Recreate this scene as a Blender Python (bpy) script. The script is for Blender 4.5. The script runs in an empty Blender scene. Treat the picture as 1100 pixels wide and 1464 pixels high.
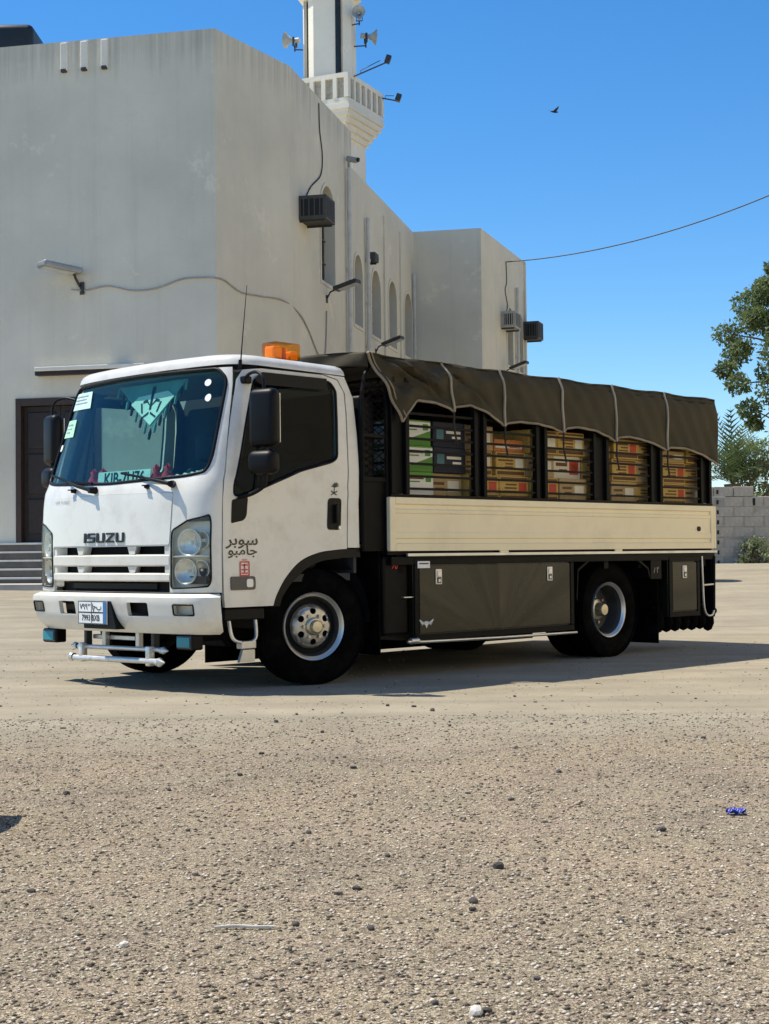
import bpy, bmesh, math, random
import numpy as np
from mathutils import Vector, Matrix
from mathutils.geometry import delaunay_2d_cdt

SC = bpy.context.scene
COL = SC.collection
R = math.radians
random.seed(7)

# ------------------------------------------------------------------ camera
FPX, HOR, ROLL, CAMH = 2150.0, 792.0, 0.0105, 0.88
pitch = math.atan((HOR - 732.0) / FPX)
fw = Vector((0, math.cos(pitch), math.sin(pitch)))
rt = Vector((1, 0, 0)); dn = fw.cross(rt)
rt2 = rt * math.cos(ROLL) + dn * math.sin(ROLL)
dn2 = dn * math.cos(ROLL) - rt * math.sin(ROLL)
cd = bpy.data.cameras.new('camera'); cam = bpy.data.objects.new('camera', cd); COL.objects.link(cam)
cd.sensor_fit = 'HORIZONTAL'; cd.sensor_width = 36.0; cd.lens = FPX / 1100.0 * 36.0
cd.clip_start = 0.1; cd.clip_end = 3000
M = Matrix((rt2, -dn2, -fw)).transposed().to_4x4(); M.translation = (0, 0, CAMH)
cam.matrix_world = M
SC.camera = cam

# ------------------------------------------------------------------ light
SUN_DIR = Vector((-1.0, 0.24, 0)).normalized(); SUN_EL = R(61)
wd = bpy.data.worlds.new('World'); SC.world = wd; wd.use_nodes = True
wn = wd.node_tree.nodes; wl = wd.node_tree.links; wn.clear()
sky = wn.new('ShaderNodeTexSky'); sky.sky_type = 'NISHITA'; sky.sun_disc = False
sky.sun_elevation = SUN_EL; sky.sun_rotation = math.atan2(SUN_DIR.x, SUN_DIR.y)
sky.altitude = 0; sky.air_density = 1.0; sky.dust_density = 0.0; sky.ozone_density = 6.0
bg = wn.new('ShaderNodeBackground'); bg.inputs[1].default_value = 0.135
hs = wn.new('ShaderNodeHueSaturation'); hs.inputs['Saturation'].default_value = 1.25
wo = wn.new('ShaderNodeOutputWorld')
wl.new(sky.outputs[0], hs.inputs['Color']); wl.new(hs.outputs[0], bg.inputs[0]); wl.new(bg.outputs[0], wo.inputs[0])
sl = bpy.data.lights.new('sun', 'SUN'); sl.energy = 5.0; sl.angle = R(0.5); sl.color = (1.0, 0.93, 0.80)
so = bpy.data.objects.new('sun', sl); COL.objects.link(so)
sv = Vector((SUN_DIR.x * math.cos(SUN_EL), SUN_DIR.y * math.cos(SUN_EL), math.sin(SUN_EL)))
so.rotation_euler = sv.to_track_quat('Z', 'Y').to_euler(); so.location = sv * 60
SC.view_settings.view_transform = 'Standard'; SC.view_settings.look = 'None'
SC.view_settings.exposure = 0.32; SC.view_settings.gamma = 1.0
SC.render.engine = 'CYCLES'
SC.cycles.max_bounces = 7; SC.cycles.diffuse_bounces = 4; SC.cycles.glossy_bounces = 3; SC.cycles.transparent_max_bounces = 10

# ------------------------------------------------------------------ materials
MATS = {}
def nodes_of(name):
    m = bpy.data.materials.new(name); m.use_nodes = True
    nt = m.node_tree
    return m, nt, nt.nodes['Principled BSDF'], nt.nodes['Material Output']
def pm(name, base, rough=.5, metal=0.0, var=.12, scale=6.0, bump=0.0, bscale=80.0, coat=0.0, dirt=None, dirt_amt=.5, dscale=2.0, spec=None):
    """procedural paint, plastic, metal or cloth: two noises vary colour, one gives relief"""
    m, nt, b, out = nodes_of(name); N = nt.nodes.new; L = nt.links.new
    tc = N('ShaderNodeTexCoord')
    n1 = N('ShaderNodeTexNoise'); n1.inputs['Scale'].default_value = scale; n1.inputs['Detail'].default_value = 6
    L(tc.outputs['Object'], n1.inputs['Vector'])
    cr = N('ShaderNodeValToRGB'); e = cr.color_ramp.elements
    e[0].position = .3; e[1].position = .7
    e[0].color = tuple(c * (1 - var) for c in base) + (1,); e[1].color = tuple(min(1, c * (1 + var)) for c in base) + (1,)
    L(n1.outputs['Fac'], cr.inputs['Fac']); col = cr.outputs['Color']
    if dirt:
        n2 = N('ShaderNodeTexNoise'); n2.inputs['Scale'].default_value = dscale; n2.inputs['Detail'].default_value = 9; n2.inputs['Roughness'].default_value = .7
        L(tc.outputs['Object'], n2.inputs['Vector'])
        r2 = N('ShaderNodeValToRGB'); r2.color_ramp.elements[0].position = .48; r2.color_ramp.elements[1].position = .72
        r2.color_ramp.elements[1].color = (dirt_amt,) * 3 + (1,)
        L(n2.outputs['Fac'], r2.inputs['Fac'])
        mx = N('ShaderNodeMixRGB'); mx.inputs['Color2'].default_value = tuple(dirt) + (1,)
        L(r2.outputs['Color'], mx.inputs['Fac']); L(col, mx.inputs['Color1']); col = mx.outputs['Color']
    L(col, b.inputs['Base Color'])
    mr = N('ShaderNodeMapRange'); mr.inputs['To Min'].default_value = max(.02, rough * .85); mr.inputs['To Max'].default_value = min(1, rough * 1.2)
    L(n1.outputs['Fac'], mr.inputs['Value']); L(mr.outputs['Result'], b.inputs['Roughness'])
    b.inputs['Metallic'].default_value = metal
    if spec is not None: b.inputs['Specular IOR Level'].default_value = spec
    if coat: b.inputs['Coat Weight'].default_value = coat; b.inputs['Coat Roughness'].default_value = .06
    if bump:
        n3 = N('ShaderNodeTexNoise'); n3.inputs['Scale'].default_value = bscale; n3.inputs['Detail'].default_value = 5
        L(tc.outputs['Object'], n3.inputs['Vector'])
        bp = N('ShaderNodeBump'); bp.inputs['Strength'].default_value = bump; bp.inputs['Distance'].default_value = .01
        L(n3.outputs['Fac'], bp.inputs['Height']); L(bp.outputs['Normal'], b.inputs['Normal'])
    MATS[name] = m
    return m
def glass(name, tint, ior=1.5, rough=.0, gloss=1.0):
    """thin pane: tinted see-through layer under a mirror coat that grows towards grazing angles"""
    m, nt, b, out = nodes_of(name); N = nt.nodes.new; L = nt.links.new
    nt.nodes.remove(b)
    tr = N('ShaderNodeBsdfTransparent'); tr.inputs['Color'].default_value = tuple(tint) + (1,)
    gl = N('ShaderNodeBsdfGlossy'); gl.inputs['Roughness'].default_value = rough; gl.inputs['Color'].default_value = (gloss,) * 3 + (1,)
    lw = N('ShaderNodeLayerWeight'); lw.inputs['Blend'].default_value = .5
    pw = N('ShaderNodeMath'); pw.operation = 'POWER'; L(lw.outputs['Facing'], pw.inputs[0]); pw.inputs[1].default_value = 5.0
    f0 = ((ior - 1) / (ior + 1)) ** 2
    fr = N('ShaderNodeMath'); fr.operation = 'MULTIPLY_ADD'; L(pw.outputs[0], fr.inputs[0]); fr.inputs[1].default_value = 1 - f0; fr.inputs[2].default_value = f0
    mx = N('ShaderNodeMixShader'); L(fr.outputs[0], mx.inputs[0]); L(tr.outputs[0], mx.inputs[1]); L(gl.outputs[0], mx.inputs[2])
    L(mx.outputs[0], out.inputs['Surface'])
    MATS[name] = m
    return m
def plaster(name, base, streak=.5, zc=10.0):
    """painted render: blotches, hairline patches, rain streaks that run down the wall"""
    m, nt, b, out = nodes_of(name); N = nt.nodes.new; L = nt.links.new
    ge = N('ShaderNodeNewGeometry')
    def noise(vec, sc, det=6, ro=.6):
        n = N('ShaderNodeTexNoise'); n.inputs['Scale'].default_value = sc; n.inputs['Detail'].default_value = det; n.inputs['Roughness'].default_value = ro
        L(vec, n.inputs['Vector']); return n.outputs['Fac']
    def ramp(f, a, c, ca, cb):
        r = N('ShaderNodeValToRGB'); r.color_ramp.elements[0].position = a; r.color_ramp.elements[1].position = c
        r.color_ramp.elements[0].color = ca + (1,); r.color_ramp.elements[1].color = cb + (1,); L(f, r.inputs['Fac']); return r.outputs['Color']
    big = noise(ge.outputs['Position'], .45, 8)
    c0 = ramp(big, .3, .7, tuple(c * .86 for c in base), tuple(min(1, c * 1.07) for c in base))
    mp = N('ShaderNodeMapping'); mp.inputs['Scale'].default_value = (3.2, 3.2, .12); L(ge.outputs['Position'], mp.inputs['Vector'])
    st = noise(mp.outputs[0], 1.4, 7, .65)
    f1 = ramp(st, .52, .78, (0, 0, 0), (streak,) * 3)
    m1 = N('ShaderNodeMixRGB'); m1.inputs['Color2'].default_value = tuple(c * .62 for c in base) + (1,)
    L(f1, m1.inputs['Fac']); L(c0, m1.inputs['Color1'])
    pa = noise(ge.outputs['Position'], .8, 12, .75)
    f2 = ramp(pa, .585, .635, (0, 0, 0), (.6,) * 3)
    m2 = N('ShaderNodeMixRGB'); m2.inputs['Color2'].default_value = (base[0] * 1.17, base[1] * 1.15, base[2] * 1.12, 1)
    L(f2, m2.inputs['Fac']); L(m1.outputs[0], m2.inputs['Color1'])
    pb = noise(ge.outputs['Position'], .33, 12, .8)
    f4 = ramp(pb, .56, .70, (0, 0, 0), (.4,) * 3)
    m4 = N('ShaderNodeMixRGB'); m4.inputs['Color2'].default_value = (base[0] * .80, base[1] * .79, base[2] * .80, 1)
    L(f4, m4.inputs['Fac']); L(m2.outputs[0], m4.inputs['Color1'])
    sp = N('ShaderNodeSeparateXYZ'); L(ge.outputs['Position'], sp.inputs[0])
    mr = N('ShaderNodeMapRange'); mr.inputs['From Min'].default_value = zc - 1.1; mr.inputs['From Max'].default_value = zc + .9; L(sp.outputs['Z'], mr.inputs['Value'])
    mp2 = N('ShaderNodeMapping'); mp2.inputs['Scale'].default_value = (5.5, 5.5, .10); L(ge.outputs['Position'], mp2.inputs['Vector'])
    dr = N('ShaderNodeMath'); dr.operation = 'MULTIPLY'; L(noise(mp2.outputs[0], 1.3, 8, .7), dr.inputs[0]); L(mr.outputs[0], dr.inputs[1])
    f5 = ramp(dr.outputs[0], .40, .66, (0, 0, 0), (.6,) * 3)
    m5 = N('ShaderNodeMixRGB'); m5.inputs['Color2'].default_value = (base[0] * .5, base[1] * .5, base[2] * .5, 1)
    L(f5, m5.inputs['Fac']); L(m4.outputs[0], m5.inputs['Color1'])
    m2 = m5
    L(m2.outputs[0], b.inputs['Base Color']); b.inputs['Roughness'].default_value = .9; b.inputs['Specular IOR Level'].default_value = .2
    fine = noise(ge.outputs['Position'], 35, 5)
    bp = N('ShaderNodeBump'); bp.inputs['Strength'].default_value = .25; bp.inputs['Distance'].default_value = .02
    L(fine, bp.inputs['Height']); L(bp.outputs[0], b.inputs['Normal'])
    MATS[name] = m; return m
def ground_mat(name):
    m, nt, b, out = nodes_of(name); N = nt.nodes.new; L = nt.links.new
    ge = N('ShaderNodeNewGeometry'); P = ge.outputs['Position']
    def noise(sc, det=6, ro=.6, vec=P):
        n = N('ShaderNodeTexNoise'); n.inputs['Scale'].default_value = sc; n.inputs['Detail'].default_value = det; n.inputs['Roughness'].default_value = ro
        L(vec, n.inputs['Vector']); return n.outputs['Fac']
    def ramp(f, pts):
        r = N('ShaderNodeValToRGB'); el = r.color_ramp.elements
        while len(el) < len(pts): el.new(.5)
        for e, (p, c) in zip(el, pts): e.position = p; e.color = tuple(c) + (1,)
        L(f, r.inputs['Fac']); return r.outputs['Color']
    def mix(f, a, c, mode='MIX'):
        x = N('ShaderNodeMixRGB'); x.blend_type = mode
        if isinstance(f, float): x.inputs['Fac'].default_value = f
        else: L(f, x.inputs['Fac'])
        L(a, x.inputs['Color1'])
        if isinstance(c, tuple): x.inputs['Color2'].default_value = c + (1,)
        else: L(c, x.inputs['Color2'])
        return x.outputs['Color']
    # compacted dusty apron, loose gravel nearer than about seven metres with an uneven border
    sx = N('ShaderNodeSeparateXYZ'); L(P, sx.inputs[0])
    wob = N('ShaderNodeMath'); wob.operation = 'MULTIPLY_ADD'; L(noise(.7, 9, .7), wob.inputs[0]); wob.inputs[1].default_value = 3.4; L(sx.outputs['Y'], wob.inputs[2])
    gm = N('ShaderNodeMapRange'); gm.inputs['From Min'].default_value = 9.6; gm.inputs['From Max'].default_value = 8.3; L(wob.outputs[0], gm.inputs['Value'])
    apron = ramp(noise(1.1, 9, .7), [(.28, (0.247, 0.214, 0.157)), (.5, (0.308, 0.269, 0.197)), (.72, (0.379, 0.333, 0.248))])
    mp = N('ShaderNodeMapping'); mp.inputs['Scale'].default_value = (.22, 2.4, 1); mp.inputs['Rotation'].default_value = (0, 0, .10); L(P, mp.inputs['Vector'])
    apron = mix(ramp(noise(1.0, 9, .65, mp.outputs[0]), [(.47, (0, 0, 0)), (.70, (.65, .65, .65))]), apron, (0.202, 0.179, 0.137))
    apron = mix(ramp(noise(28, 5, .7), [(.55, (0, 0, 0)), (.72, (.6, .6, .6))]), apron, (0.404, 0.358, 0.273))
    apron = mix(ramp(noise(75, 3), [(.58, (0, 0, 0)), (.70, (.6, .6, .6))]), apron, (0.151, 0.129, 0.096))
    def cells(sc, rnd_=1.0):
        v = N('ShaderNodeTexVoronoi'); v.inputs['Scale'].default_value = sc; v.inputs['Randomness'].default_value = rnd_; L(P, v.inputs['Vector'])
        bw_ = N('ShaderNodeRGBToBW'); L(v.outputs['Color'], bw_.inputs[0]); return bw_.outputs[0], v.outputs['Distance']
    c1, d1 = cells(115); c2, d2 = cells(210)
    pal = [(.12, (0.061, 0.049, 0.034)), (.32, (0.202, 0.164, 0.111)), (.50, (0.338, 0.279, 0.196)), (.66, (0.465, 0.383, 0.273)), (.85, (0.707, 0.617, 0.455))]
    g1 = mix(ramp(d1, [(.35, (0, 0, 0)), (.75, (.75, .75, .75))]), ramp(c1, pal), (0.131, 0.104, 0.073))
    g2 = mix(ramp(d2, [(.35, (0, 0, 0)), (.75, (.6, .6, .6))]), ramp(c2, pal), (0.172, 0.139, 0.096))
    soil = mix(ramp(noise(22, 5, .65), [(.42, (0, 0, 0)), (.56, (1, 1, 1))]), g1, g2)
    patch = ramp(noise(1.3, 8, .7), [(.34, (.78, .78, .80)), (.5, (1.0, .98, .96)), (.68, (1.14, 1.06, 1.0))])
    soil = mix(1.0, soil, patch, 'MULTIPLY')
    tint = ramp(noise(2.6, 4), [(.45, (0, 0, 0)), (.70, (.30, .30, .30))])
    soil = mix(tint, soil, (.27, .26, .18))
    tint = ramp(noise(2.1, 4, .5, mp.outputs[0]), [(.52, (0, 0, 0)), (.72, (.32, .32, .32))])
    soil = mix(tint, soil, (.36, .265, .205))
    L(mix(gm.outputs[0], apron, soil), b.inputs['Base Color'])
    b.inputs['Roughness'].default_value = .95; b.inputs['Specular IOR Level'].default_value = .15
    h = N('ShaderNodeMath'); h.operation = 'ADD'; L(d2, h.inputs[0])
    h2 = N('ShaderNodeMath'); h2.operation = 'MULTIPLY'; L(noise(11, 6, .65), h2.inputs[0]); h2.inputs[1].default_value = 3.0; L(h2.outputs[0], h.inputs[1])
    st = N('ShaderNodeMapRange'); L(gm.outputs[0], st.inputs['Value']); st.inputs['To Min'].default_value = .25; st.inputs['To Max'].default_value = .6
    bp = N('ShaderNodeBump'); bp.inputs['Distance'].default_value = .009; L(st.outputs[0], bp.inputs['Strength'])
    L(h.outputs[0], bp.inputs['Height']); L(bp.outputs[0], b.inputs['Normal'])
    MATS[name] = m; return m

ground_mat('ground')
plaster('plaster', (.72, .665, .53), .22)
plaster('plaster_sand', (.84, .715, .50), .2, 60.0)
plaster('plaster_white', (.82, .77, .65), .12, 60.0)
pm('wall_block', (.44, .405, .345), .95, var=.3, scale=3, bump=.6, bscale=30, dirt=(.20, .18, .155), dirt_amt=.8, dscale=4)
pm('mortar', (.34, .315, .275), .95, var=.2, scale=8, bump=.4, bscale=40)
pm('paving', (.42, .39, .34), .9, var=.15, scale=3, bump=.3, bscale=30)
pm('step_shaded', (.10, .09, .075), .85, var=.2, scale=4, bump=.2, bscale=30)
pm('nosing_lit', (.62, .60, .55), .5, var=.1)
pm('door_wood', (.022, .011, .006), .55, var=.4, scale=9, bump=.2, bscale=60)
pm('door_frame', (.045, .022, .012), .5, var=.3, scale=9)
pm('recess', (.10, .085, .068), .8, var=.2)
pm('lattice', (.40, .365, .30), .85, var=.25, scale=14)
pm('pane_dark', (.02, .022, .022), .25, var=.2)
pm('ac_dark', (.055, .05, .042), .6, var=.3, dirt=(.10, .085, .065))
pm('ac_light', (.42, .40, .35), .6, var=.15, dirt=(.2, .17, .13))
pm('ac_void', (.008, .008, .008), .7)
pm('pvc', (.55, .54, .50), .55, var=.12)
pm('cable_grey', (.36, .34, .31), .7)
pm('cable_black', (.02, .02, .02), .6)
pm('metal_grey', (.34, .34, .33), .45, metal=.6, var=.15)
pm('metal_dark', (.045, .045, .043), .5, metal=.3, var=.2)
pm('horn_grey', (.36, .38, .36), .5, var=.15)
pm('lamp_glass', (.45, .47, .46), .2)
pm('tank_black', (.015, .016, .015), .45)
pm('bird', (.02, .02, .02), .8)
def leaf_mat(name, base):
    """leaf: reflecting face plus light that comes through"""
    m = pm(name, base, .55, var=.4, scale=1.3, spec=.3); nt = m.node_tree; b = nt.nodes['Principled BSDF']; out = nt.nodes['Material Output']
    tl = nt.nodes.new('ShaderNodeBsdfTranslucent'); mx = nt.nodes.new('ShaderNodeMixShader'); mx.inputs[0].default_value = .38
    src = b.inputs['Base Color'].links[0].from_socket; nt.links.new(src, tl.inputs['Color'])
    nt.links.new(b.outputs[0], mx.inputs[1]); nt.links.new(tl.outputs[0], mx.inputs[2]); nt.links.new(mx.outputs[0], out.inputs['Surface'])
leaf_mat('leaf', (.155, .205, .085)); leaf_mat('leaf_pale', (.20, .235, .13)); leaf_mat('leaf_palm', (.10, .14, .06))
pm('bark', (.15, .115, .085), .95, var=.3, scale=12, bump=.6, bscale=20)
pm('stone_tan', (.34, .28, .22), .95, var=.25, scale=40, bump=.5, bscale=90)
pm('stone_dark', (.09, .08, .07), .95, var=.3, scale=40, bump=.5, bscale=90)
pm('stone_white', (.66, .62, .55), .9, var=.12, scale=40, bump=.4, bscale=90)
pm('plastic_blue', (.02, .035, .35), .35)
pm('twig', (.62, .58, .48), .8)
# truck
pm('paint_white', (.775, .75, .665), .30, var=.025, scale=2.5, coat=.5, dirt=(.44, .38, .29), dirt_amt=.42, dscale=4.0)
pm('paint_cream', (.89, .775, .52), .38, var=.03, scale=2, dirt=(.46, .39, .28), dirt_amt=.22, dscale=3)
pm('black_paint', (.004, .004, .004), .5, var=.3, spec=.12, dirt=(.016, .014, .011), dirt_amt=.35, dscale=6)
pm('black_plastic', (.005, .005, .0055), .42, spec=.18, var=.2, bump=.1, bscale=200)
pm('void_black', (.004, .004, .004), .9)
pm('rubber', (.0025, .0025, .0025), .95, spec=.05, var=.3, bump=.25, bscale=60, dirt=(.03, .026, .02), dirt_amt=.3, dscale=7)
pm('rim_silver', (.52, .50, .45), .32, metal=.75, var=.15, scale=14, dirt=(.20, .16, .11), dirt_amt=.6, dscale=12)
pm('rim_chrome', (.70, .68, .62), .34, metal=.8, var=.06)
pm('hub_brass', (.60, .55, .40), .3, metal=.75, var=.15)
pm('chrome', (.74, .73, .69), .32, metal=.55, var=.08, dirt=(.4, .37, .32), dirt_amt=.6, dscale=14)
pm('steel', (.62, .62, .60), .35, metal=.8, var=.15)
pm('interior_dark', (.04, .042, .045), .8)
pm('interior_grey', (.13, .14, .14), .8)
pm('seat_cloth', (.035, .045, .07), .9, bump=.3)
pm('tarp', (.042, .034, .017), .66, spec=.25, var=.25, scale=3, bump=1.0, bscale=7, dirt=(.06, .047, .026), dirt_amt=.5, dscale=3)
pm('tarp_hem', (.26, .215, .15), .8, var=.2)
pm('strap', (.36, .31, .235), .8, var=.2)
pm('rope_dark', (.035, .03, .025), .9)
pm('lens_reflector', (.84, .83, .78), .35, metal=.1, var=.08)
pm('sticker_teal', (.55, .78, .72), .6, var=.12, scale=30)
pm('sticker_green', (.42, .74, .52), .6, var=.18, scale=30)
pm('sticker_white', (.85, .85, .85), .6)
pm('sign_plate', (.82, .84, .80), .5)
pm('lettering_black', (.012, .012, .012), .5)
pm('lettering_brown', (.075, .065, .03), .6)
pm('lettering_red', (.62, .05, .05), .6)
pm('lettering_grey', (.35, .36, .36), .5)
pm('cloth_red', (.62, .02, .04), .85, var=.25, scale=25, bump=.3)
pm('cloth_white', (.82, .83, .80), .85, var=.1, bump=.3)
pm('cloth_green', (.04, .30, .16), .85, var=.2, bump=.3)
pm('cloth_black', (.012, .012, .014), .85)
pm('cloth_teal', (.16, .30, .28), .85, var=.2)
pm('plate_blue', (.04, .16, .36), .4)
pm('kraft', (.50, .36, .17), .8, var=.12, scale=5)
glass('glass_screen', (.76, .95, .91), 1.5, .0, .62)
glass('glass_clear', (.86, .93, .92), 1.4, .0, .6)
glass('glass_side', (.40, .43, .43), 1.3, .0, .45)
glass('lens_clear', (.97, .98, .96), 1.4, .02, .6)
glass('amber_lens', (1.0, .62, .10), 1.45, .05)
glass('blue_lens', (.05, .42, .46), 1.5, .05)
pm('amber_core', (.95, .50, .05), .4)
pm('amber_deep', (.55, .16, .01), .5)
pm('blue_core', (.03, .26, .30), .5)
pm('marker_blue', (.006, .012, .03), .2, coat=.6)
def toolbox_mat():
    m, nt, b, out = nodes_of('toolbox_paint'); N = nt.nodes.new; L = nt.links.new
    tc = N('ShaderNodeTexCoord'); mp = N('ShaderNodeMapping'); mp.inputs['Location'].default_value = (1.85, 0, -.22)
    L(tc.outputs['Object'], mp.inputs['Vector'])
    sp = N('ShaderNodeSeparateXYZ'); L(mp.outputs[0], sp.inputs[0])
    at = N('ShaderNodeMath'); at.operation = 'ARCTAN2'; L(sp.outputs['X'], at.inputs[0]); L(sp.outputs['Z'], at.inputs[1])
    sn = N('ShaderNodeTexNoise'); sn.noise_dimensions = '1D'; sn.inputs['Scale'].default_value = 3.2; sn.inputs['Detail'].default_value = 3; L(at.outputs[0], sn.inputs['W'])
    mr = N('ShaderNodeMapRange'); mr.inputs['From Min'].default_value = .35; mr.inputs['From Max'].default_value = .65; mr.inputs['To Min'].default_value = .10; mr.inputs['To Max'].default_value = .42
    L(sn.outputs['Fac'], mr.inputs['Value']); L(mr.outputs[0], b.inputs['Roughness'])
    n1 = N('ShaderNodeTexNoise'); n1.inputs['Scale'].default_value = 4; n1.inputs['Detail'].default_value = 7; L(tc.outputs['Object'], n1.inputs['Vector'])
    cr = N('ShaderNodeValToRGB'); cr.color_ramp.elements[0].color = (.009, .0085, .0045, 1); cr.color_ramp.elements[1].color = (.026, .023, .012, 1)
    L(n1.outputs['Fac'], cr.inputs['Fac']); L(cr.outputs[0], b.inputs['Base Color'])
    b.inputs['Metallic'].default_value = .35
    MATS['toolbox_paint'] = m
toolbox_mat()
def carton_mat(name, kind):
    """printed cardboard; the print runs over the face in the carton's own coordinates (0..1)"""
    m, nt, b, out = nodes_of(name); N = nt.nodes.new; L = nt.links.new
    tc = N('ShaderNodeTexCoord'); s = N('ShaderNodeSeparateXYZ'); L(tc.outputs['Generated'], s.inputs[0])
    def math_(op, a, c):
        x = N('ShaderNodeMath'); x.operation = op
        for i, v in enumerate((a, c)):
            if isinstance(v, (int, float)): x.inputs[i].default_value = v
            else: L(v, x.inputs[i])
        return x.outputs[0]
    def mix(f, a, c):
        x = N('ShaderNodeMixRGB'); L(f, x.inputs['Fac'])
        for k, v in (('Color1', a), ('Color2', c)):
            if isinstance(v, tuple): x.inputs[k].default_value = v + (1,)
            else: L(v, x.inputs[k])
        return x.outputs[0]
    X, Z = s.outputs['X'], s.outputs['Z']
    nz = N('ShaderNodeTexNoise'); nz.inputs['Scale'].default_value = 9; nz.inputs['Detail'].default_value = 4
    mp = N('ShaderNodeMapping'); mp.inputs['Scale'].default_value = (2.2, 1, 1.1); L(tc.outputs['Generated'], mp.inputs['Vector']); L(mp.outputs[0], nz.inputs['Vector'])
    thr = math_('GREATER_THAN', nz.outputs['Fac'], .53)
    if kind == 'green':
        g = math_('LESS_THAN', math_('ADD', math_('MULTIPLY', X, .55), Z), .62)
        top = math_('GREATER_THAN', Z, .93)
        c = mix(g, (.80, .78, .70), (.10, .26, .04)); c = mix(top, c, (.14, .32, .05))
    elif kind == 'navy':
        c = mix(math_('GREATER_THAN', nz.outputs['Fac'], .64), (.012, .014, .028), (.02, .022, .04))
    elif kind == 'red':
        c = mix(thr, (.56, .22, .06), (.50, .12, .04))
    elif kind == 'cream':
        c = mix(thr, (.74, .68, .52), (.68, .60, .42))
    elif kind == 'yellow':
        band = math_('LESS_THAN', math_('ABSOLUTE', math_('SUBTRACT', Z, .5), 0), .34)
        c = mix(math_('MULTIPLY', thr, band), (.58, .39, .10), (.50, .31, .07))
    else:
        c = mix(math_('GREATER_THAN', nz.outputs['Fac'], .60), (.46, .32, .15), (.40, .27, .12))
    L(c, b.inputs['Base Color']); b.inputs['Roughness'].default_value = .75
    MATS[name] = m
pm('print_brown', (.13, .05, .015), .6); pm('print_red', (.50, .05, .02), .6); pm('print_cream', (.74, .69, .55), .6); pm('print_tape', (.40, .30, .16), .35); pm('print_teal', (.06, .16, .18), .6); pm('print_green', (.09, .26, .04), .6)
for k in ('green', 'navy', 'red', 'cream', 'yellow', 'brown'): carton_mat('carton_' + k, k)

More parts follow.
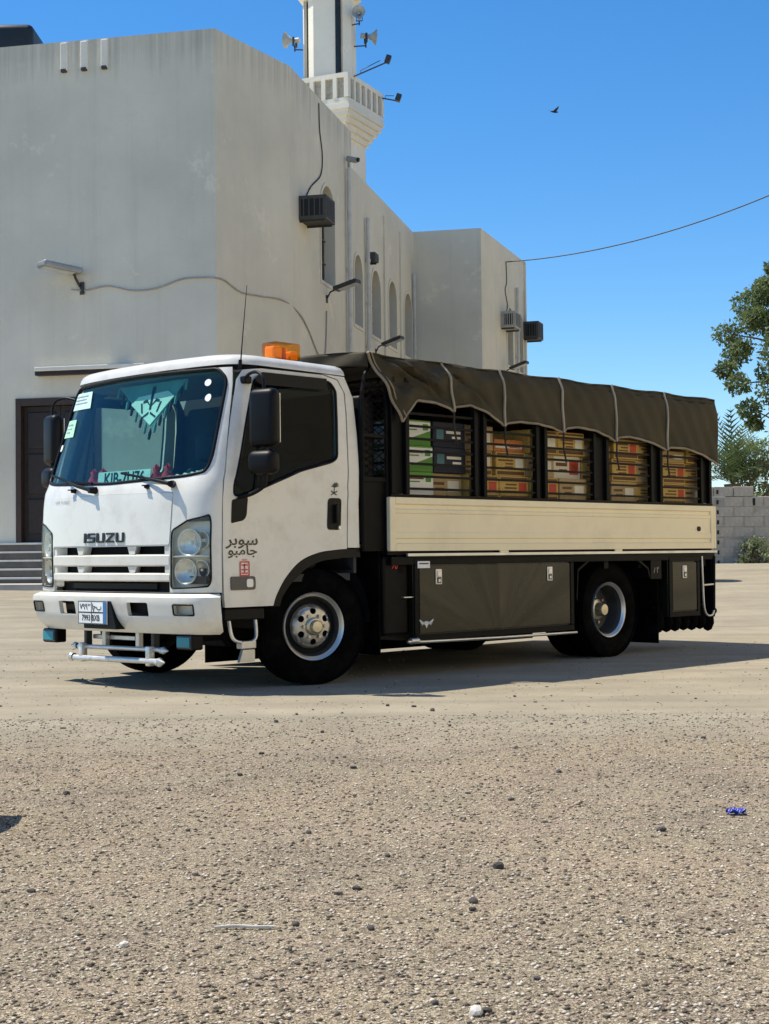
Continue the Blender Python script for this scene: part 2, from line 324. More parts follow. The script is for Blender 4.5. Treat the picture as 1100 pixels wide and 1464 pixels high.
# ------------------------------------------------------------------ mesh helpers
def tag(o, label=None, cat=None, group=None, kind=None):
    if label: o['label'] = label
    if cat: o['category'] = cat
    if group: o['group'] = group
    if kind: o['kind'] = kind
    return o
def empty(name, loc=(0, 0, 0), rz=0.0, parent=None):
    o = bpy.data.objects.new(name, None); COL.objects.link(o); o.location = loc; o.rotation_euler = (0, 0, rz); o.empty_display_size = .2
    if parent: o.parent = parent
    return o
def obj(name, me, mat, parent=None, loc=None):
    o = bpy.data.objects.new(name, me); COL.objects.link(o)
    if mat is not None and not me.materials: me.materials.append(MATS[mat] if isinstance(mat, str) else mat)
    if parent is not None: o.parent = parent
    if loc is not None: o.location = loc
    return o
class MB:
    def __init__(s): s.bm = bmesh.new()
    def _xf(s, vs, mat):
        if mat is not None: bmesh.ops.transform(s.bm, matrix=mat, verts=vs)
    def box(s, x0, x1, y0, y1, z0, z1, bev=0.0, seg=2, mat=None):
        r = bmesh.ops.create_cube(s.bm, size=1.0); vs = r['verts']
        for v in vs:
            v.co.x = x0 if v.co.x < 0 else x1; v.co.y = y0 if v.co.y < 0 else y1; v.co.z = z0 if v.co.z < 0 else z1
        if bev:
            es = list({e for v in vs for e in v.link_edges})
            rr = bmesh.ops.bevel(s.bm, geom=es, offset=bev, segments=seg, affect='EDGES', profile=.5)
            vs = list({v for f in rr['faces'] for v in f.verts} | {v for v in vs if v.is_valid})
        s._xf(vs, mat); return s
    def cyl(s, p0, p1, r0, r1=None, n=16, caps=True):
        p0, p1 = Vector(p0), Vector(p1); r1 = r0 if r1 is None else r1
        d = (p1 - p0); q = d.to_track_quat('Z', 'Y').to_matrix()
        a = []; b = []
        for i in range(n):
            t = 2 * math.pi * i / n; c = q @ Vector((math.cos(t), math.sin(t), 0))
            a.append(s.bm.verts.new(p0 + c * r0)); b.append(s.bm.verts.new(p1 + c * r1))
        for i in range(n): s.bm.faces.new((a[i], a[(i + 1) % n], b[(i + 1) % n], b[i]))
        if caps:
            s.bm.faces.new(a[::-1]); s.bm.faces.new(b)
        return s
    def tube(s, pts, r, n=8, closed=False, caps=True):
        pts = [Vector(p) for p in pts]; rings = []
        m = len(pts); up = None
        for i, p in enumerate(pts):
            if closed: d = pts[(i + 1) % m] - pts[(i - 1) % m]
            else: d = pts[min(i + 1, m - 1)] - pts[max(i - 1, 0)]
            d.normalize()
            if up is None: up = Vector((0, 0, 1)) if abs(d.z) < .9 else Vector((1, 0, 0))
            side = d.cross(up).normalized(); up = side.cross(d).normalized()
            rr = r[i] if isinstance(r, (list, tuple)) else r
            rings.append([s.bm.verts.new(p + side * rr * math.cos(2 * math.pi * k / n) + up * rr * math.sin(2 * math.pi * k / n)) for k in range(n)])
        rng = range(m) if closed else range(m - 1)
        for i in rng:
            a, b = rings[i], rings[(i + 1) % m]
            for k in range(n): s.bm.faces.new((a[k], a[(k + 1) % n], b[(k + 1) % n], b[k]))
        if caps and not closed:
            s.bm.faces.new(rings[0][::-1]); s.bm.faces.new(rings[-1])
        return s
    def lathe(s, prof, n=40, origin=(0, 0, 0), axis='Y', closed=False):
        """profile of (radius, along-axis) turned round the axis"""
        rings = []
        for (r, a) in prof:
            ring = []
            for k in range(n):
                t = 2 * math.pi * k / n; c, d = r * math.cos(t), r * math.sin(t)
                co = {'Y': (c, a, d), 'Z': (c, d, a), 'X': (a, c, d)}[axis]
                ring.append(s.bm.verts.new(Vector(co) + Vector(origin)))
            rings.append(ring)
        m = len(rings)
        for i in range(m if closed else m - 1):
            a, b = rings[i], rings[(i + 1) % m]
            for k in range(n): s.bm.faces.new((a[k], a[(k + 1) % n], b[(k + 1) % n], b[k]))
        return s
    def prism(s, poly, f0, f1):
        """poly of 2-D points, f0 and f1 map a point to the two end faces"""
        a = [s.bm.verts.new(f0(p)) for p in poly]; b = [s.bm.verts.new(f1(p)) for p in poly]; n = len(poly)
        s.bm.faces.new(a[::-1]); s.bm.faces.new(b)
        for i in range(n): s.bm.faces.new((a[i], a[(i + 1) % n], b[(i + 1) % n], b[i]))
        return s
    def grid(s, f, nu, nv):
        g = [[s.bm.verts.new(f(i / nu, j / nv)) for j in range(nv + 1)] for i in range(nu + 1)]
        for i in range(nu):
            for j in range(nv): s.bm.faces.new((g[i][j], g[i + 1][j], g[i + 1][j + 1], g[i][j + 1]))
        return s
    def build(s, name, mat, parent=None, smooth=None, loc=None, recalc=True):
        if recalc: bmesh.ops.recalc_face_normals(s.bm, faces=s.bm.faces)
        me = bpy.data.meshes.new(name); s.bm.to_mesh(me); s.bm.free()
        if smooth is not None:
            me.shade_smooth(); me.set_sharp_from_angle(angle=R(smooth))
        return obj(name, me, mat, parent, loc)
def inpoly(p, poly):
    x, y = p; c = False; j = len(poly) - 1
    for i in range(len(poly)):
        xi, yi = poly[i]; xj, yj = poly[j]
        if (yi > y) != (yj > y) and x < (xj - xi) * (y - yi) / (yj - yi) + xi: c = not c
        j = i
    return c
def dens(poly, st):
    out = []
    for i, a in enumerate(poly):
        b = poly[(i + 1) % len(poly)]; n = max(1, int(math.hypot(b[0] - a[0], b[1] - a[1]) / st))
        for k in range(n): out.append((a[0] + (b[0] - a[0]) * k / n, a[1] + (b[1] - a[1]) * k / n))
    return out
def rnd(poly, r=.02, n=4, skip=()):
    """round the corners of a polygon"""
    out = []; m = len(poly)
    for i, p in enumerate(poly):
        if i in skip: out.append(p); continue
        a, b = poly[i - 1], poly[(i + 1) % m]
        def toward(q):
            d = math.hypot(q[0] - p[0], q[1] - p[1]); k = min(r / d, .45) if d else 0
            return (p[0] + (q[0] - p[0]) * k, p[1] + (q[1] - p[1]) * k)
        s, e = toward(a), toward(b)
        for k in range(n + 1):
            u = k / n; out.append(((1 - u) ** 2 * s[0] + 2 * u * (1 - u) * p[0] + u * u * e[0], (1 - u) ** 2 * s[1] + 2 * u * (1 - u) * p[1] + u * u * e[1]))
    return out
def panel(name, outer, holes, f, st, thick, mat, parent=None, out_dir=None, flat=False, smooth=35):
    """sheet with exact edges: outline and holes in 2-D, f maps to 3-D, thickness goes inward; rims get their own vertices"""
    outer = dens(outer, st); holes = [dens(h, st) for h in holes]
    pts = []; edges = []
    for lp in [outer] + holes:
        b = len(pts); pts += lp; edges += [(b + i, b + (i + 1) % len(lp)) for i in range(len(lp))]
    if not flat:
        xs = [p[0] for p in outer]; ys = [p[1] for p in outer]
        x = min(xs) + st / 2
        bnd = np.array(pts)
        while x < max(xs):
            y = min(ys) + st / 2
            while y < max(ys):
                if inpoly((x, y), outer) and not any(inpoly((x, y), h) for h in holes):
                    if ((bnd - (x, y)) ** 2).sum(1).min() > (st * .45) ** 2: pts.append((x, y))
                y += st
            x += st
    v2, _, fs, *_ = delaunay_2d_cdt([Vector(p) for p in pts], edges, [], 0, 1e-6)
    keep = []
    for t in fs:
        c = (sum(v2[i][0] for i in t) / len(t), sum(v2[i][1] for i in t) / len(t))
        if inpoly(c, outer) and not any(inpoly(c, h) for h in holes): keep.append(list(t))
    P = [Vector(f(v[0], v[1])) for v in v2]
    nrm = [Vector((0, 0, 0)) for _ in P]
    for t in keep:
        n = (P[t[1]] - P[t[0]]).cross(P[t[2]] - P[t[0]])
        for i in t: nrm[i] += n
    tot = Vector((0, 0, 0))
    for n in nrm: tot += n
    flip = False
    if out_dir is not None:
        s = 0
        for i, n in enumerate(nrm):
            d = out_dir(P[i]) if callable(out_dir) else Vector(out_dir)
            s += n.dot(d)
        flip = s < 0
    if flip:
        keep = [t[::-1] for t in keep]; nrm = [-n for n in nrm]
    for n in nrm:
        if n.length: n.normalize()
    nv = len(P)
    verts = [tuple(p) for p in P] + [tuple(p - n * thick) for p, n in zip(P, nrm)]
    faces = keep + [[i + nv for i in t[::-1]] for t in keep]
    cnt = {}
    for t in keep:
        for i in range(len(t)):
            a, b = t[i], t[(i + 1) % len(t)]; cnt[(a, b)] = 1
    rim = {}
    for (a, b) in list(cnt):
        if (b, a) not in cnt:
            ids = []
            for q in (b, a, a + nv, b + nv):
                if ('r', q) not in rim: rim[('r', q)] = len(verts); verts.append(verts[q])
                ids.append(rim[('r', q)])
            faces.append(ids)
    me = bpy.data.meshes.new(name); me.from_pydata(verts, [], faces); me.validate()
    me.shade_smooth(); me.set_sharp_from_angle(angle=R(smooth))
    return obj(name, me, mat, parent)
def text_mesh(s, size, f, depth_f=None, align='CENTER', sx=1.0, bold=0.0):
    cu = bpy.data.curves.new('lettering', 'FONT'); cu.body = s; cu.size = size; cu.align_x = align; cu.align_y = 'CENTER'; cu.offset = bold
    cu.resolution_u = 4
    o = bpy.data.objects.new('lettering', cu); COL.objects.link(o)
    bpy.context.view_layer.update()
    me = bpy.data.meshes.new_from_object(o.evaluated_get(bpy.context.evaluated_depsgraph_get()))
    bpy.data.objects.remove(o); bpy.data.curves.remove(cu)
    for v in me.vertices: v.co = Vector(f(v.co.x * sx, v.co.y))
    me.materials.clear()
    return me
def catmull(pts, n=8):
    pts = [Vector(p) for p in pts]; out = []
    for i in range(len(pts) - 1):
        p0 = pts[max(i - 1, 0)]; p1 = pts[i]; p2 = pts[i + 1]; p3 = pts[min(i + 2, len(pts) - 1)]
        for k in range(n):
            t = k / n
            out.append(.5 * ((2 * p1) + (p2 - p0) * t + (2 * p0 - 5 * p1 + 4 * p2 - p3) * t * t + (3 * p1 - p0 - 3 * p2 + p3) * t ** 3))
    out.append(pts[-1]); return out
def interp(tab, v):
    if v <= tab[0][0]: return tab[0][1]
    for (a, x), (b, y) in zip(tab, tab[1:]):
        if v <= b: return x + (y - x) * (v - a) / (b - a)
    return tab[-1][1]
def sstep(a, b, x):
    t = min(1, max(0, (x - a) / (b - a))); return t * t * (3 - 2 * t)

# ------------------------------------------------------------------ ground
def gh(x, y):
    far = .33 + .30 * sstep(-3, 6.5, x)
    return far * sstep(15, 29, y) + .012 * math.sin(x * 1.3 + y * .7) * sstep(14, 18, y)
def build_ground():
    ys = [-60, -20, -6, 0, 1.5] + [2 + .35 * i for i in range(40)] + [16 + .7 * i for i in range(30)] + [40, 50, 70, 110, 200, 400, 800]
    xs = [-800, -300, -120, -60, -30] + [-20 + .8 * i for i in range(51)] + [30, 60, 120, 300, 800]
    V = [(x, y, gh(x, y)) for y in ys for x in xs]; n = len(xs)
    F = [(j * n + i, j * n + i + 1, (j + 1) * n + i + 1, (j + 1) * n + i) for j in range(len(ys) - 1) for i in range(n - 1)]
    me = bpy.data.meshes.new('ground'); me.from_pydata(V, [], F); me.shade_smooth()
    tag(obj('ground', me, 'ground'), kind='structure')
build_ground()

# ------------------------------------------------------------------ mosque
CA = R(12.4)
E1 = Vector((math.cos(CA), -math.sin(CA), 0)); E2 = Vector((math.sin(CA), math.cos(CA), 0))   # along front wall to the right, along side wall away
C0 = Vector((-3.21, 29.0, 0)); BEND = Vector((-1.90, 31.3, 0)); STEP = Vector((-.72, 36.3, 0)); JOIN = Vector((.89, 43.6, 0))
LEFT = C0 - E1 * 16
ZB, ZT, ZL = -.3, 11.15, 10.28
mosque = tag(empty('mosque', (C0.x, C0.y, 0)), 'cream plastered mosque with flat roof and arched side windows behind truck', 'mosque')
INV = Matrix.Translation(-C0)
def m_at(p): return p - C0
def wall_sheet(name, a, b, z0, z1, holes, parent, base, thick=.35, mat='plaster', st=3.0):
    d = (b - a); ln = d.length; d.normalize(); n = Vector((d.y, -d.x, 0))
    f = lambda u, z: a + d * u + Vector((0, 0, z)) - base
    return panel(name, [(0, z0), (ln, z0), (ln, z1), (0, z1)], holes, f, st, thick, mat, parent, out_dir=n, flat=True), f, n, d
def arch(u, w, z0, z1, n=10):
    """round-headed opening: sill z0, crown z1"""
    r = w / 2; p = [(u - r, z0), (u + r, z0)]
    for k in range(n + 1):
        t = math.pi * k / n; p.append((u + r * math.cos(t), z1 - r + r * math.sin(t)))
    return p
# front wall (shaded side) with the doorway, built on the outline of the openings
uoff = 16.0
def uf(x): return uoff - (C0.x - x) / math.cos(CA)
door_u0, door_u1 = uf(-7.33), uf(-5.55)
wf, ff, nf, df = wall_sheet('front_wall', LEFT, C0, ZB, ZT, [[(door_u0, 1.18), (door_u1, 1.18), (door_u1, 4.05), (door_u0, 4.05)]], mosque, C0)
# three rain outlets: raised blocks, paled for sunlight in the parapet slots
def solid_on(f, n, u0, u1, z0, z1, d0, d1, name, mat, parent, bev=0):
    mb = MB(); P = []
    q = [f(u0, z0) + n * d0, f(u1, z0) + n * d0, f(u1, z1) + n * d0, f(u0, z1) + n * d0]
    r = [f(u0, z0) + n * d1, f(u1, z0) + n * d1, f(u1, z1) + n * d1, f(u0, z1) + n * d1]
    a = [mb.bm.verts.new(p) for p in q]; b = [mb.bm.verts.new(p) for p in r]
    mb.bm.faces.new(a); mb.bm.faces.new(b)
    for i in range(4): mb.bm.faces.new((a[i], a[(i + 1) % 4], b[(i + 1) % 4], b[i]))
    if bev: bmesh.ops.bevel(mb.bm, geom=list(mb.bm.edges), offset=bev, segments=2, affect='EDGES', profile=.5)
    return mb.build(name, mat, parent)
for x in (-6.28, -5.86, -5.44):
    u = uf(x)
    so_ = solid_on(ff, nf, u - .075, u + .075, 10.56, 11.12, -.02, .05, 'rain_outlet', 'plaster_white', mosque, .02)
    solid_on(ff, nf, u - .05, u + .05, 10.52, 10.58, .0, .075, 'outlet_lip', 'ac_dark', so_)
# doorway: frame, two leaves with raised panels
for (a, b, c, d) in ((door_u0, door_u0 + .12, 1.18, 4.05), (door_u1 - .12, door_u1, 1.18, 4.05)):
    solid_on(ff, nf, a + .003, b - .003, c + .002, d - .002, -.20, .025, 'door_frame', 'door_frame', mosque)
solid_on(ff, nf, door_u0 + .12, door_u1 - .12, 3.90, 4.046, -.20, .025, 'door_frame', 'door_frame', mosque)
um = (door_u0 + door_u1) / 2
for (a, b) in ((door_u0 + .12, um - .006), (um + .006, door_u1 - .12)):
    leaf = solid_on(ff, nf, a, b, 1.19, 3.89, -.16, -.10, 'door', 'door_wood', mosque)
    for z0, z1 in ((1.35, 2.05), (2.15, 2.95), (3.05, 3.78)):
        solid_on(ff, nf, a + .09, b - .09, z0, z1, -.10, -.07, 'door_panel', 'door_wood', leaf, .02)
    solid_on(ff, nf, (b - .07 if a < um - .2 else a + .04), (b - .04 if a < um - .2 else a + .07), 2.15, 2.42, -.07, -.03, 'door_handle', 'hub_brass', leaf)
solid_on(ff, nf, door_u0 - .3, door_u1 + .3, ZB, 1.18, -.5, -.36, 'threshold', 'recess', mosque)
solid_on(ff, nf, uf(-6.85), uf(-4.6), 4.56, 4.64, .0, .20, 'door_canopy', 'plaster_white', mosque, .01)
solid_on(ff, nf, uf(-6.85), uf(-4.6), 4.48, 4.558, .0, .17, 'canopy_strip', 'door_wood', mosque)  # dark strip under the canopy slab
# steps up to the doorway, riser shade and lit nosing painted as colours
for k in range(5):
    z1 = 1.17 - k * .165; d1 = .35 + k * .30
    st_ = solid_on(ff, nf, uf(-11.5), uf(-4.3), ZB, z1 - .035, .002, d1, 'step', 'step_shaded', mosque)
    solid_on(ff, nf, uf(-11.5) - .01, uf(-4.3) + .01, z1 - .033, z1, .002 if k == 0 else d1 - .31, d1 + .02, 'nosing', 'nosing_lit', st_)
# chamfer wall, taller side wall, lower side wall
ch, fc, nc, dc = wall_sheet('chamfer_wall', C0, BEND, ZB, ZT, [], mosque, C0)
hs1 = [arch(2.9, 1.15, 7.05, 9.28)]
ws1, fs1, ns1, ds1 = wall_sheet('side_wall', BEND, STEP, ZB, ZT, hs1, mosque, C0)
LOWWIN = ((.58, .85, 8.25), (2.55, 1.05, 8.22), (4.6, 1.0, 8.3), (6.72, 1.05, 8.32))
hs2 = [arch(u, w, 6.5, z1) for u, w, z1 in LOWWIN]
ws2, fs2, ns2, ds2 = wall_sheet('side_wall', STEP, JOIN, ZB, ZL, hs2, mosque, C0)
def arch_fill(f, n, u, w, z0, z1, parent):
    wdw = panel('window', arch(u, w + .02, z0 - .01, z1 + .01), [arch(u, w - .16, z0 + .09, z1 - .08)], lambda a, z: f(a, z) - n * .24, 3, .06, 'recess', parent, out_dir=n, flat=True)
    panel('pane', arch(u, w - .15, z0 + .085, z1 - .075), [], lambda a, z: f(a, z) - n * .275, 3, .015, 'pane_dark', wdw, out_dir=n, flat=True)
    solid_on(f, n, u - .02, u + .02, z0 + .09, z1 - .09, -.215, -.19, 'mullion', 'recess', wdw)
    for k in range(1, 4):
        z = z0 + (z1 - z0) * k / 4.2; solid_on(f, n, u - w / 2 + .05, u + w / 2 - .05, z, z + .03, -.218, -.193, 'glazing_bar', 'recess', wdw)
    # raised surround
    o = arch(u, w + .16, z0 - .08, z1 + .08)
    panel('window_surround', o, [arch(u, w, z0, z1)], lambda a, z: f(a, z) + n * .022, 3, .020, 'plaster', parent, out_dir=n, flat=True)
arch_fill(fs1, ns1, 2.9, 1.15, 7.05, 9.28, mosque)
for u, w, z1 in LOWWIN: arch_fill(fs2, ns2, u, w, 6.5, z1, mosque)
# pilaster strips on the lower side wall
for u in (3.58, 5.66):
    solid_on(fs2, ns2, u - .06, u + .06, 5.0, ZL - .4, -.005, .045, 'pilaster', 'plaster', mosque)
# roofs, rear closing walls
mb = MB(); rp = [LEFT, C0, BEND, STEP, STEP - E1 * 16]
mb.prism([(p.x, p.y) for p in rp], lambda p: Vector((p[0], p[1], 10.3)) - C0 - nf * 0, lambda p: Vector((p[0], p[1], 10.5)) - C0)
for v in mb.bm.verts: v.co = v.co + Vector((-.2, .2, 0)) * .7
mb.build('roof', 'plaster', mosque)
mb = MB(); rp = [STEP - E1 * .2 + E2 * .2, JOIN - E1 * .2 + E2 * 9, JOIN - E1 * 14 + E2 * 9, STEP - E1 * 14 + E2 * .2]
mb.prism([(p.x, p.y) for p in rp], lambda p: Vector((p[0], p[1], 9.5)) - C0, lambda p: Vector((p[0], p[1], 9.7)) - C0); mb.build('roof', 'plaster', mosque)
wall_sheet('rear_wall', STEP, STEP - E1 * 16, ZB, ZT - .002, [], mosque, C0)
wall_sheet('rear_wall', JOIN + E2 * 9, JOIN + E2 * 9 - E1 * 15, ZB, ZL - .002, [], mosque, C0)
wall_sheet('rear_wall', JOIN + E2 * 9 - E1 * 15, LEFT, ZB, ZL - .004, [], mosque, C0)
wall_sheet('side_wall', JOIN + E2 * .37, JOIN + E2 * 9, ZB, ZL - .003, [], mosque, C0)
# wing that stands out from the side wall
WC = JOIN + E1 * 2.02; WA = R(18.7); WD = Vector((math.sin(WA), math.cos(WA), 0)); WE = WC + WD * 5.65
wing = tag(empty('mosque_wing', (WC.x, WC.y, 0)), 'square plastered wing standing out at the far end of the mosque', 'building')
wall_sheet('end_wall', JOIN + E1 * .005, WC, ZB, 10.26, [], wing, WC)
hw = [arch(3.35, .7, 6.65, 8.45), arch(4.75, .55, 6.6, 8.4)]
_, fw_, nw, dw = wall_sheet('side_wall', WC, WE, ZB, 10.26, hw, wing, WC)
arch_fill(fw_, nw, 3.35, .7, 6.65, 8.45, wing); arch_fill(fw_, nw, 4.75, .55, 6.6, 8.4, wing)
solid_on(fw_, nw, 5.25, 5.40, 5.0, 9.3, -.005, .06, 'pilaster', 'plaster', wing)
wall_sheet('end_wall', WE, WE - E1 * 4.2, ZB, 10.258, [], wing, WC)
mb = MB(); rp = [JOIN + E1 * .1 + E2 * .1, WC + Vector((-.15, .2, 0)), WE + Vector((-.2, -.2, 0)), WE - E1 * 3.6 - E2 * .2]
mb.prism([(p.x, p.y) for p in rp], lambda p: Vector((p[0], p[1], 9.5)) - WC, lambda p: Vector((p[0], p[1], 9.7)) - WC); mb.build('roof', 'plaster', wing)
# pavement along the front wall
mb = MB(); a = LEFT - E2 * 3.0; pv = [LEFT - E2 * 2.9, C0 - E2 * 2.9 + E1 * .4, C0 + E1 * .4 - E2 * .02, LEFT - E2 * .02]
mb.prism([(p.x, p.y) for p in pv], lambda p: Vector((p[0], p[1], .0)), lambda p: Vector((p[0], p[1], .40)))
tag(mb.build('pavement', 'paving'), kind='structure')

# unseen houses added past the right edge; their sunlit fronts bounce warm fill
def fill_house(loc, ln, h, label):
    t = tag(empty('fill_house', loc), label, 'fill_house', 'houses added beyond the right edge for bounce light')
    mb = MB(); mb.box(0, 8, 0, ln, -.3, h); mb.build('wall', 'plaster_sand', t)
    mb = MB(); mb.box(-.15, 8.1, -.1, ln + .1, h, h + .3); mb.build('roof', 'plaster_sand', t)
    for k in range(int(ln // 5)):
        y = 1.8 + k * 5; w = MB().box(-.06, .05, y, y + 1.1, h * .62, h * .62 + 1.3).build('window', 'recess', t); MB().box(-.08, -.055, y + .1, y + 1.0, h * .62 + .1, h * .62 + 1.2).build('pane', 'pane_dark', w)
    w = MB().box(-.05, .05, ln * .5, ln * .5 + 1.1, 0, 2.3).build('door', 'door_wood', t); MB().box(-.09, -.05, ln * .5 + .12, ln * .5 + .16, 1.0, 1.15).build('door_handle', 'steel', w)
fill_house((10.5, -22, 0), 41, 9.0, 'long sand coloured house on the near right, added out of frame to bounce light')
fill_house((13.0, 24, .3), 22, 13.0, 'sand coloured house on the far right, added out of frame to bounce light')

# ------------------------------------------------------------------ minaret
TC = Vector((-1.31, 39.1, 0))
minaret = tag(empty('minaret', (TC.x, TC.y, 9.7)), 'slender white minaret with square balcony rising above the mosque roof', 'minaret')
def ring_prism(n, r, a0, z0, z1, name, mat, parent, r1=None):
    mb = MB(); r1 = r if r1 is None else r1
    p = [(a0 + 360 / n * k) for k in range(n)]
    mb.prism(p, lambda t: Vector((r * math.sin(R(t)), -r * math.cos(R(t)), z0 - 9.7)), lambda t: Vector((r1 * math.sin(R(t)), -r1 * math.cos(R(t)), z1 - 9.7)))
    return mb.build(name, mat, parent)
SQ0 = 24
RS = .707
ring_prism(4, 1.37 * RS, SQ0 - 4, 9.5, 11.62, 'lower_shaft', 'plaster_white', minaret)
for k, (w, z0, z1) in enumerate(((1.52, 11.62, 11.76), (1.69, 11.762, 11.90), (1.86, 11.902, 12.04), (2.02, 12.042, 12.18))):
    ring_prism(4, w * RS, SQ0 - 4, z0, z1, 'corbel', 'plaster_white', minaret)
bal = ring_prism(4, 2.12 * RS, SQ0 - 4, 12.182, 12.32, 'balcony', 'plaster_white', minaret)
def sq_pt(face, u, w):
    """point on a face of a square of width w turned with the balcony: u in -1..1 along the face"""
    a = R(SQ0 - 4 - 45 + 90 * face); n = Vector((math.sin(a), -math.cos(a), 0)); t = Vector((n.y, -n.x, 0)) * -1
    return n * (w / 2) + t * (u * w / 2), n, t
for face in range(4):
    for (z0, z1, nm) in ((12.322, 12.46, 'balcony_rail'), (12.98, 13.10, 'balcony_rail')):
        p, n, t = sq_pt(face, 0, 2.08); mb = MB()
        q = [p + t * s * 1.035 + n * d for s, d in ((-1, 0), (1, 0), (1, -.12), (-1, -.12))]
        mb.prism(q, lambda v: v + Vector((0, 0, z0 - 9.7)), lambda v: v + Vector((0, 0, z1 - 9.7))); mb.build(nm, 'plaster_white', bal)
    for k in range(7):
        u = -1 + 2 * k / 6; p, n, t = sq_pt(face, u * .955, 2.08); mb = MB()
        w = .055 if 0 < k < 6 else .07
        q = [p + t * s + n * d for s, d in ((-w, .012), (w, .012), (w, -.10), (-w, -.10))]
        mb.prism(q, lambda v: v + Vector((0, 0, 12.46 - 9.7)), lambda v: v + Vector((0, 0, 12.98 - 9.7))); mb.build('baluster', 'plaster_white', bal)
    p, n, t = sq_pt(face, 0, 1.98); mb = MB()
    q = [p + t * s * .95 + n * d for s, d in ((-1, -.02), (1, -.02), (1, -.05), (-1, -.05))]
    mb.prism(q, lambda v: v + Vector((0, 0, 12.46 - 9.7)), lambda v: v + Vector((0, 0, 12.98 - 9.7))); mb.build('lattice_panel', 'lattice', bal)
# octagonal upper shaft: core, eight corner ribs, slits between
RO = .70
ring_prism(8, RO - .10, -80, 12.3, 19.0, 'shaft_core', 'pane_dark', minaret)
va = [Vector((RO * math.sin(R(-80 + 45 * k)), -RO * math.cos(R(-80 + 45 * k)), 0)) for k in range(8)]
for k in range(8):
    a, b = va[k], va[(k + 1) % 8]; d = (b - a); n = Vector((d.y, -d.x, 0)).normalized()
    if n.dot((a + b) / 2) < 0: n = -n
    f = lambda u, z, a=a, d=d: a + d * u + Vector((0, 0, z - 9.7))
    hole = [] if k in (1, 3, 5, 7) else [[(.10, 12.45), (.52, 12.45), (.52, 15.35), (.10, 15.35)], [(.10, 15.65), (.52, 15.65), (.52, 18), (.10, 18)]]
    panel('shaft_face', [(.0, 12.32), (1.0, 12.32), (1.0, 19), (.0, 19)], hole, f, 5, .09, 'plaster_white', minaret, out_dir=n, flat=True)
ring_prism(8, RO + .14, -80, 15.42, 15.58, 'cornice', 'plaster_white', minaret)
ring_prism(8, .35, -80, 19, 19.6, 'cap', 'plaster_white', minaret, .02)

def horn(loc, yaw, tilt, s, label):
    """re-entrant horn loudspeaker: flared bell, throat, driver, bracket"""
    t = tag(empty('loudspeaker', loc, yaw), label, 'loudspeaker', 'loudspeakers on the minaret')
    mb = MB(); mb.lathe([(.03, 0), (.05, .06), (.085, .14), (.15, .22), (.205, .26), (.212, .268), (.20, .262), (.14, .215), (.07, .13), (.02, .09)], 24, axis='Y')
    b = mb.build('bell', 'horn_grey', t, 40)
    mb = MB(); mb.cyl((0, -.13, 0), (0, 0, 0), .075, .06, 16).cyl((0, .05, 0), (0, .17, 0), .03, .045, 12); d = mb.build('driver', 'horn_grey', t, 40)
    mb = MB(); mb.box(-.10, -.085, -.03, .03, -.16, .06).box(.085, .10, -.03, .03, -.16, .06).box(-.10, .10, -.03, .03, -.175, -.16).cyl((0, -.0, -.175), (0, -.0, -.3), .02); k = mb.build('bracket', 'metal_dark', t)
    for o in (b, d): o.rotation_euler = (tilt, 0, 0); o.scale = (s, s, s)
    k.scale = (s, s, s)
    q = Matrix.Rotation(-yaw, 4, 'Z') @ (Vector((TC.x, TC.y, loc[2] - .25 * s)) - Vector(loc)); st_ = Vector((0, 0, -.25 * s))
    mb = MB(); mb.tube([st_, st_ + (q - st_) * .7], .018, 8); mb.build('wall_arm', 'metal_dark', t)
    return t
horn((-2.22, 39.0, 14.35), R(70), R(8), 1.0, 'horn loudspeaker on the left side of the minaret')
horn((-.36, 38.95, 14.42), R(-78), R(-3), 1.0, 'grey horn loudspeaker facing right on the minaret shaft')
horn((-.52, 38.7, 14.88), R(176), R(6), .85, 'dark horn loudspeaker facing the street, highest on minaret')
def bracket_arm(loc, to, label, kind='lamp'):
    t = tag(empty('bracket_lamp', loc), label, 'lamp')
    d = Vector(to) - Vector(loc)
    mb = MB(); mb.tube([(0, 0, 0), d * .5, d], .018, 8); mb.tube([d * .2, d * .2 + Vector((0, 0, .08)), d * .8 + Vector((0, 0, .12))], .01, 6); mb.build('arm', 'metal_dark', t)
    mb = MB(); mb.box(-.07, .07, -.08, .08, -.10, .10, .015, mat=Matrix.Translation(d + Vector((.04, 0, .08))) @ Matrix.Rotation(R(20), 4, 'Y')); mb.build('lamp_head', 'metal_dark', t)
    return t
bracket_arm((-.66, 38.0, 13.06), (.17, 38.15, 13.46), 'dark lamp on a thin arm above the minaret balcony')
bracket_arm((.06, 39.5, 12.95), (.44, 39.45, 12.86), 'small pale lamp arm at the right corner of minaret balcony')

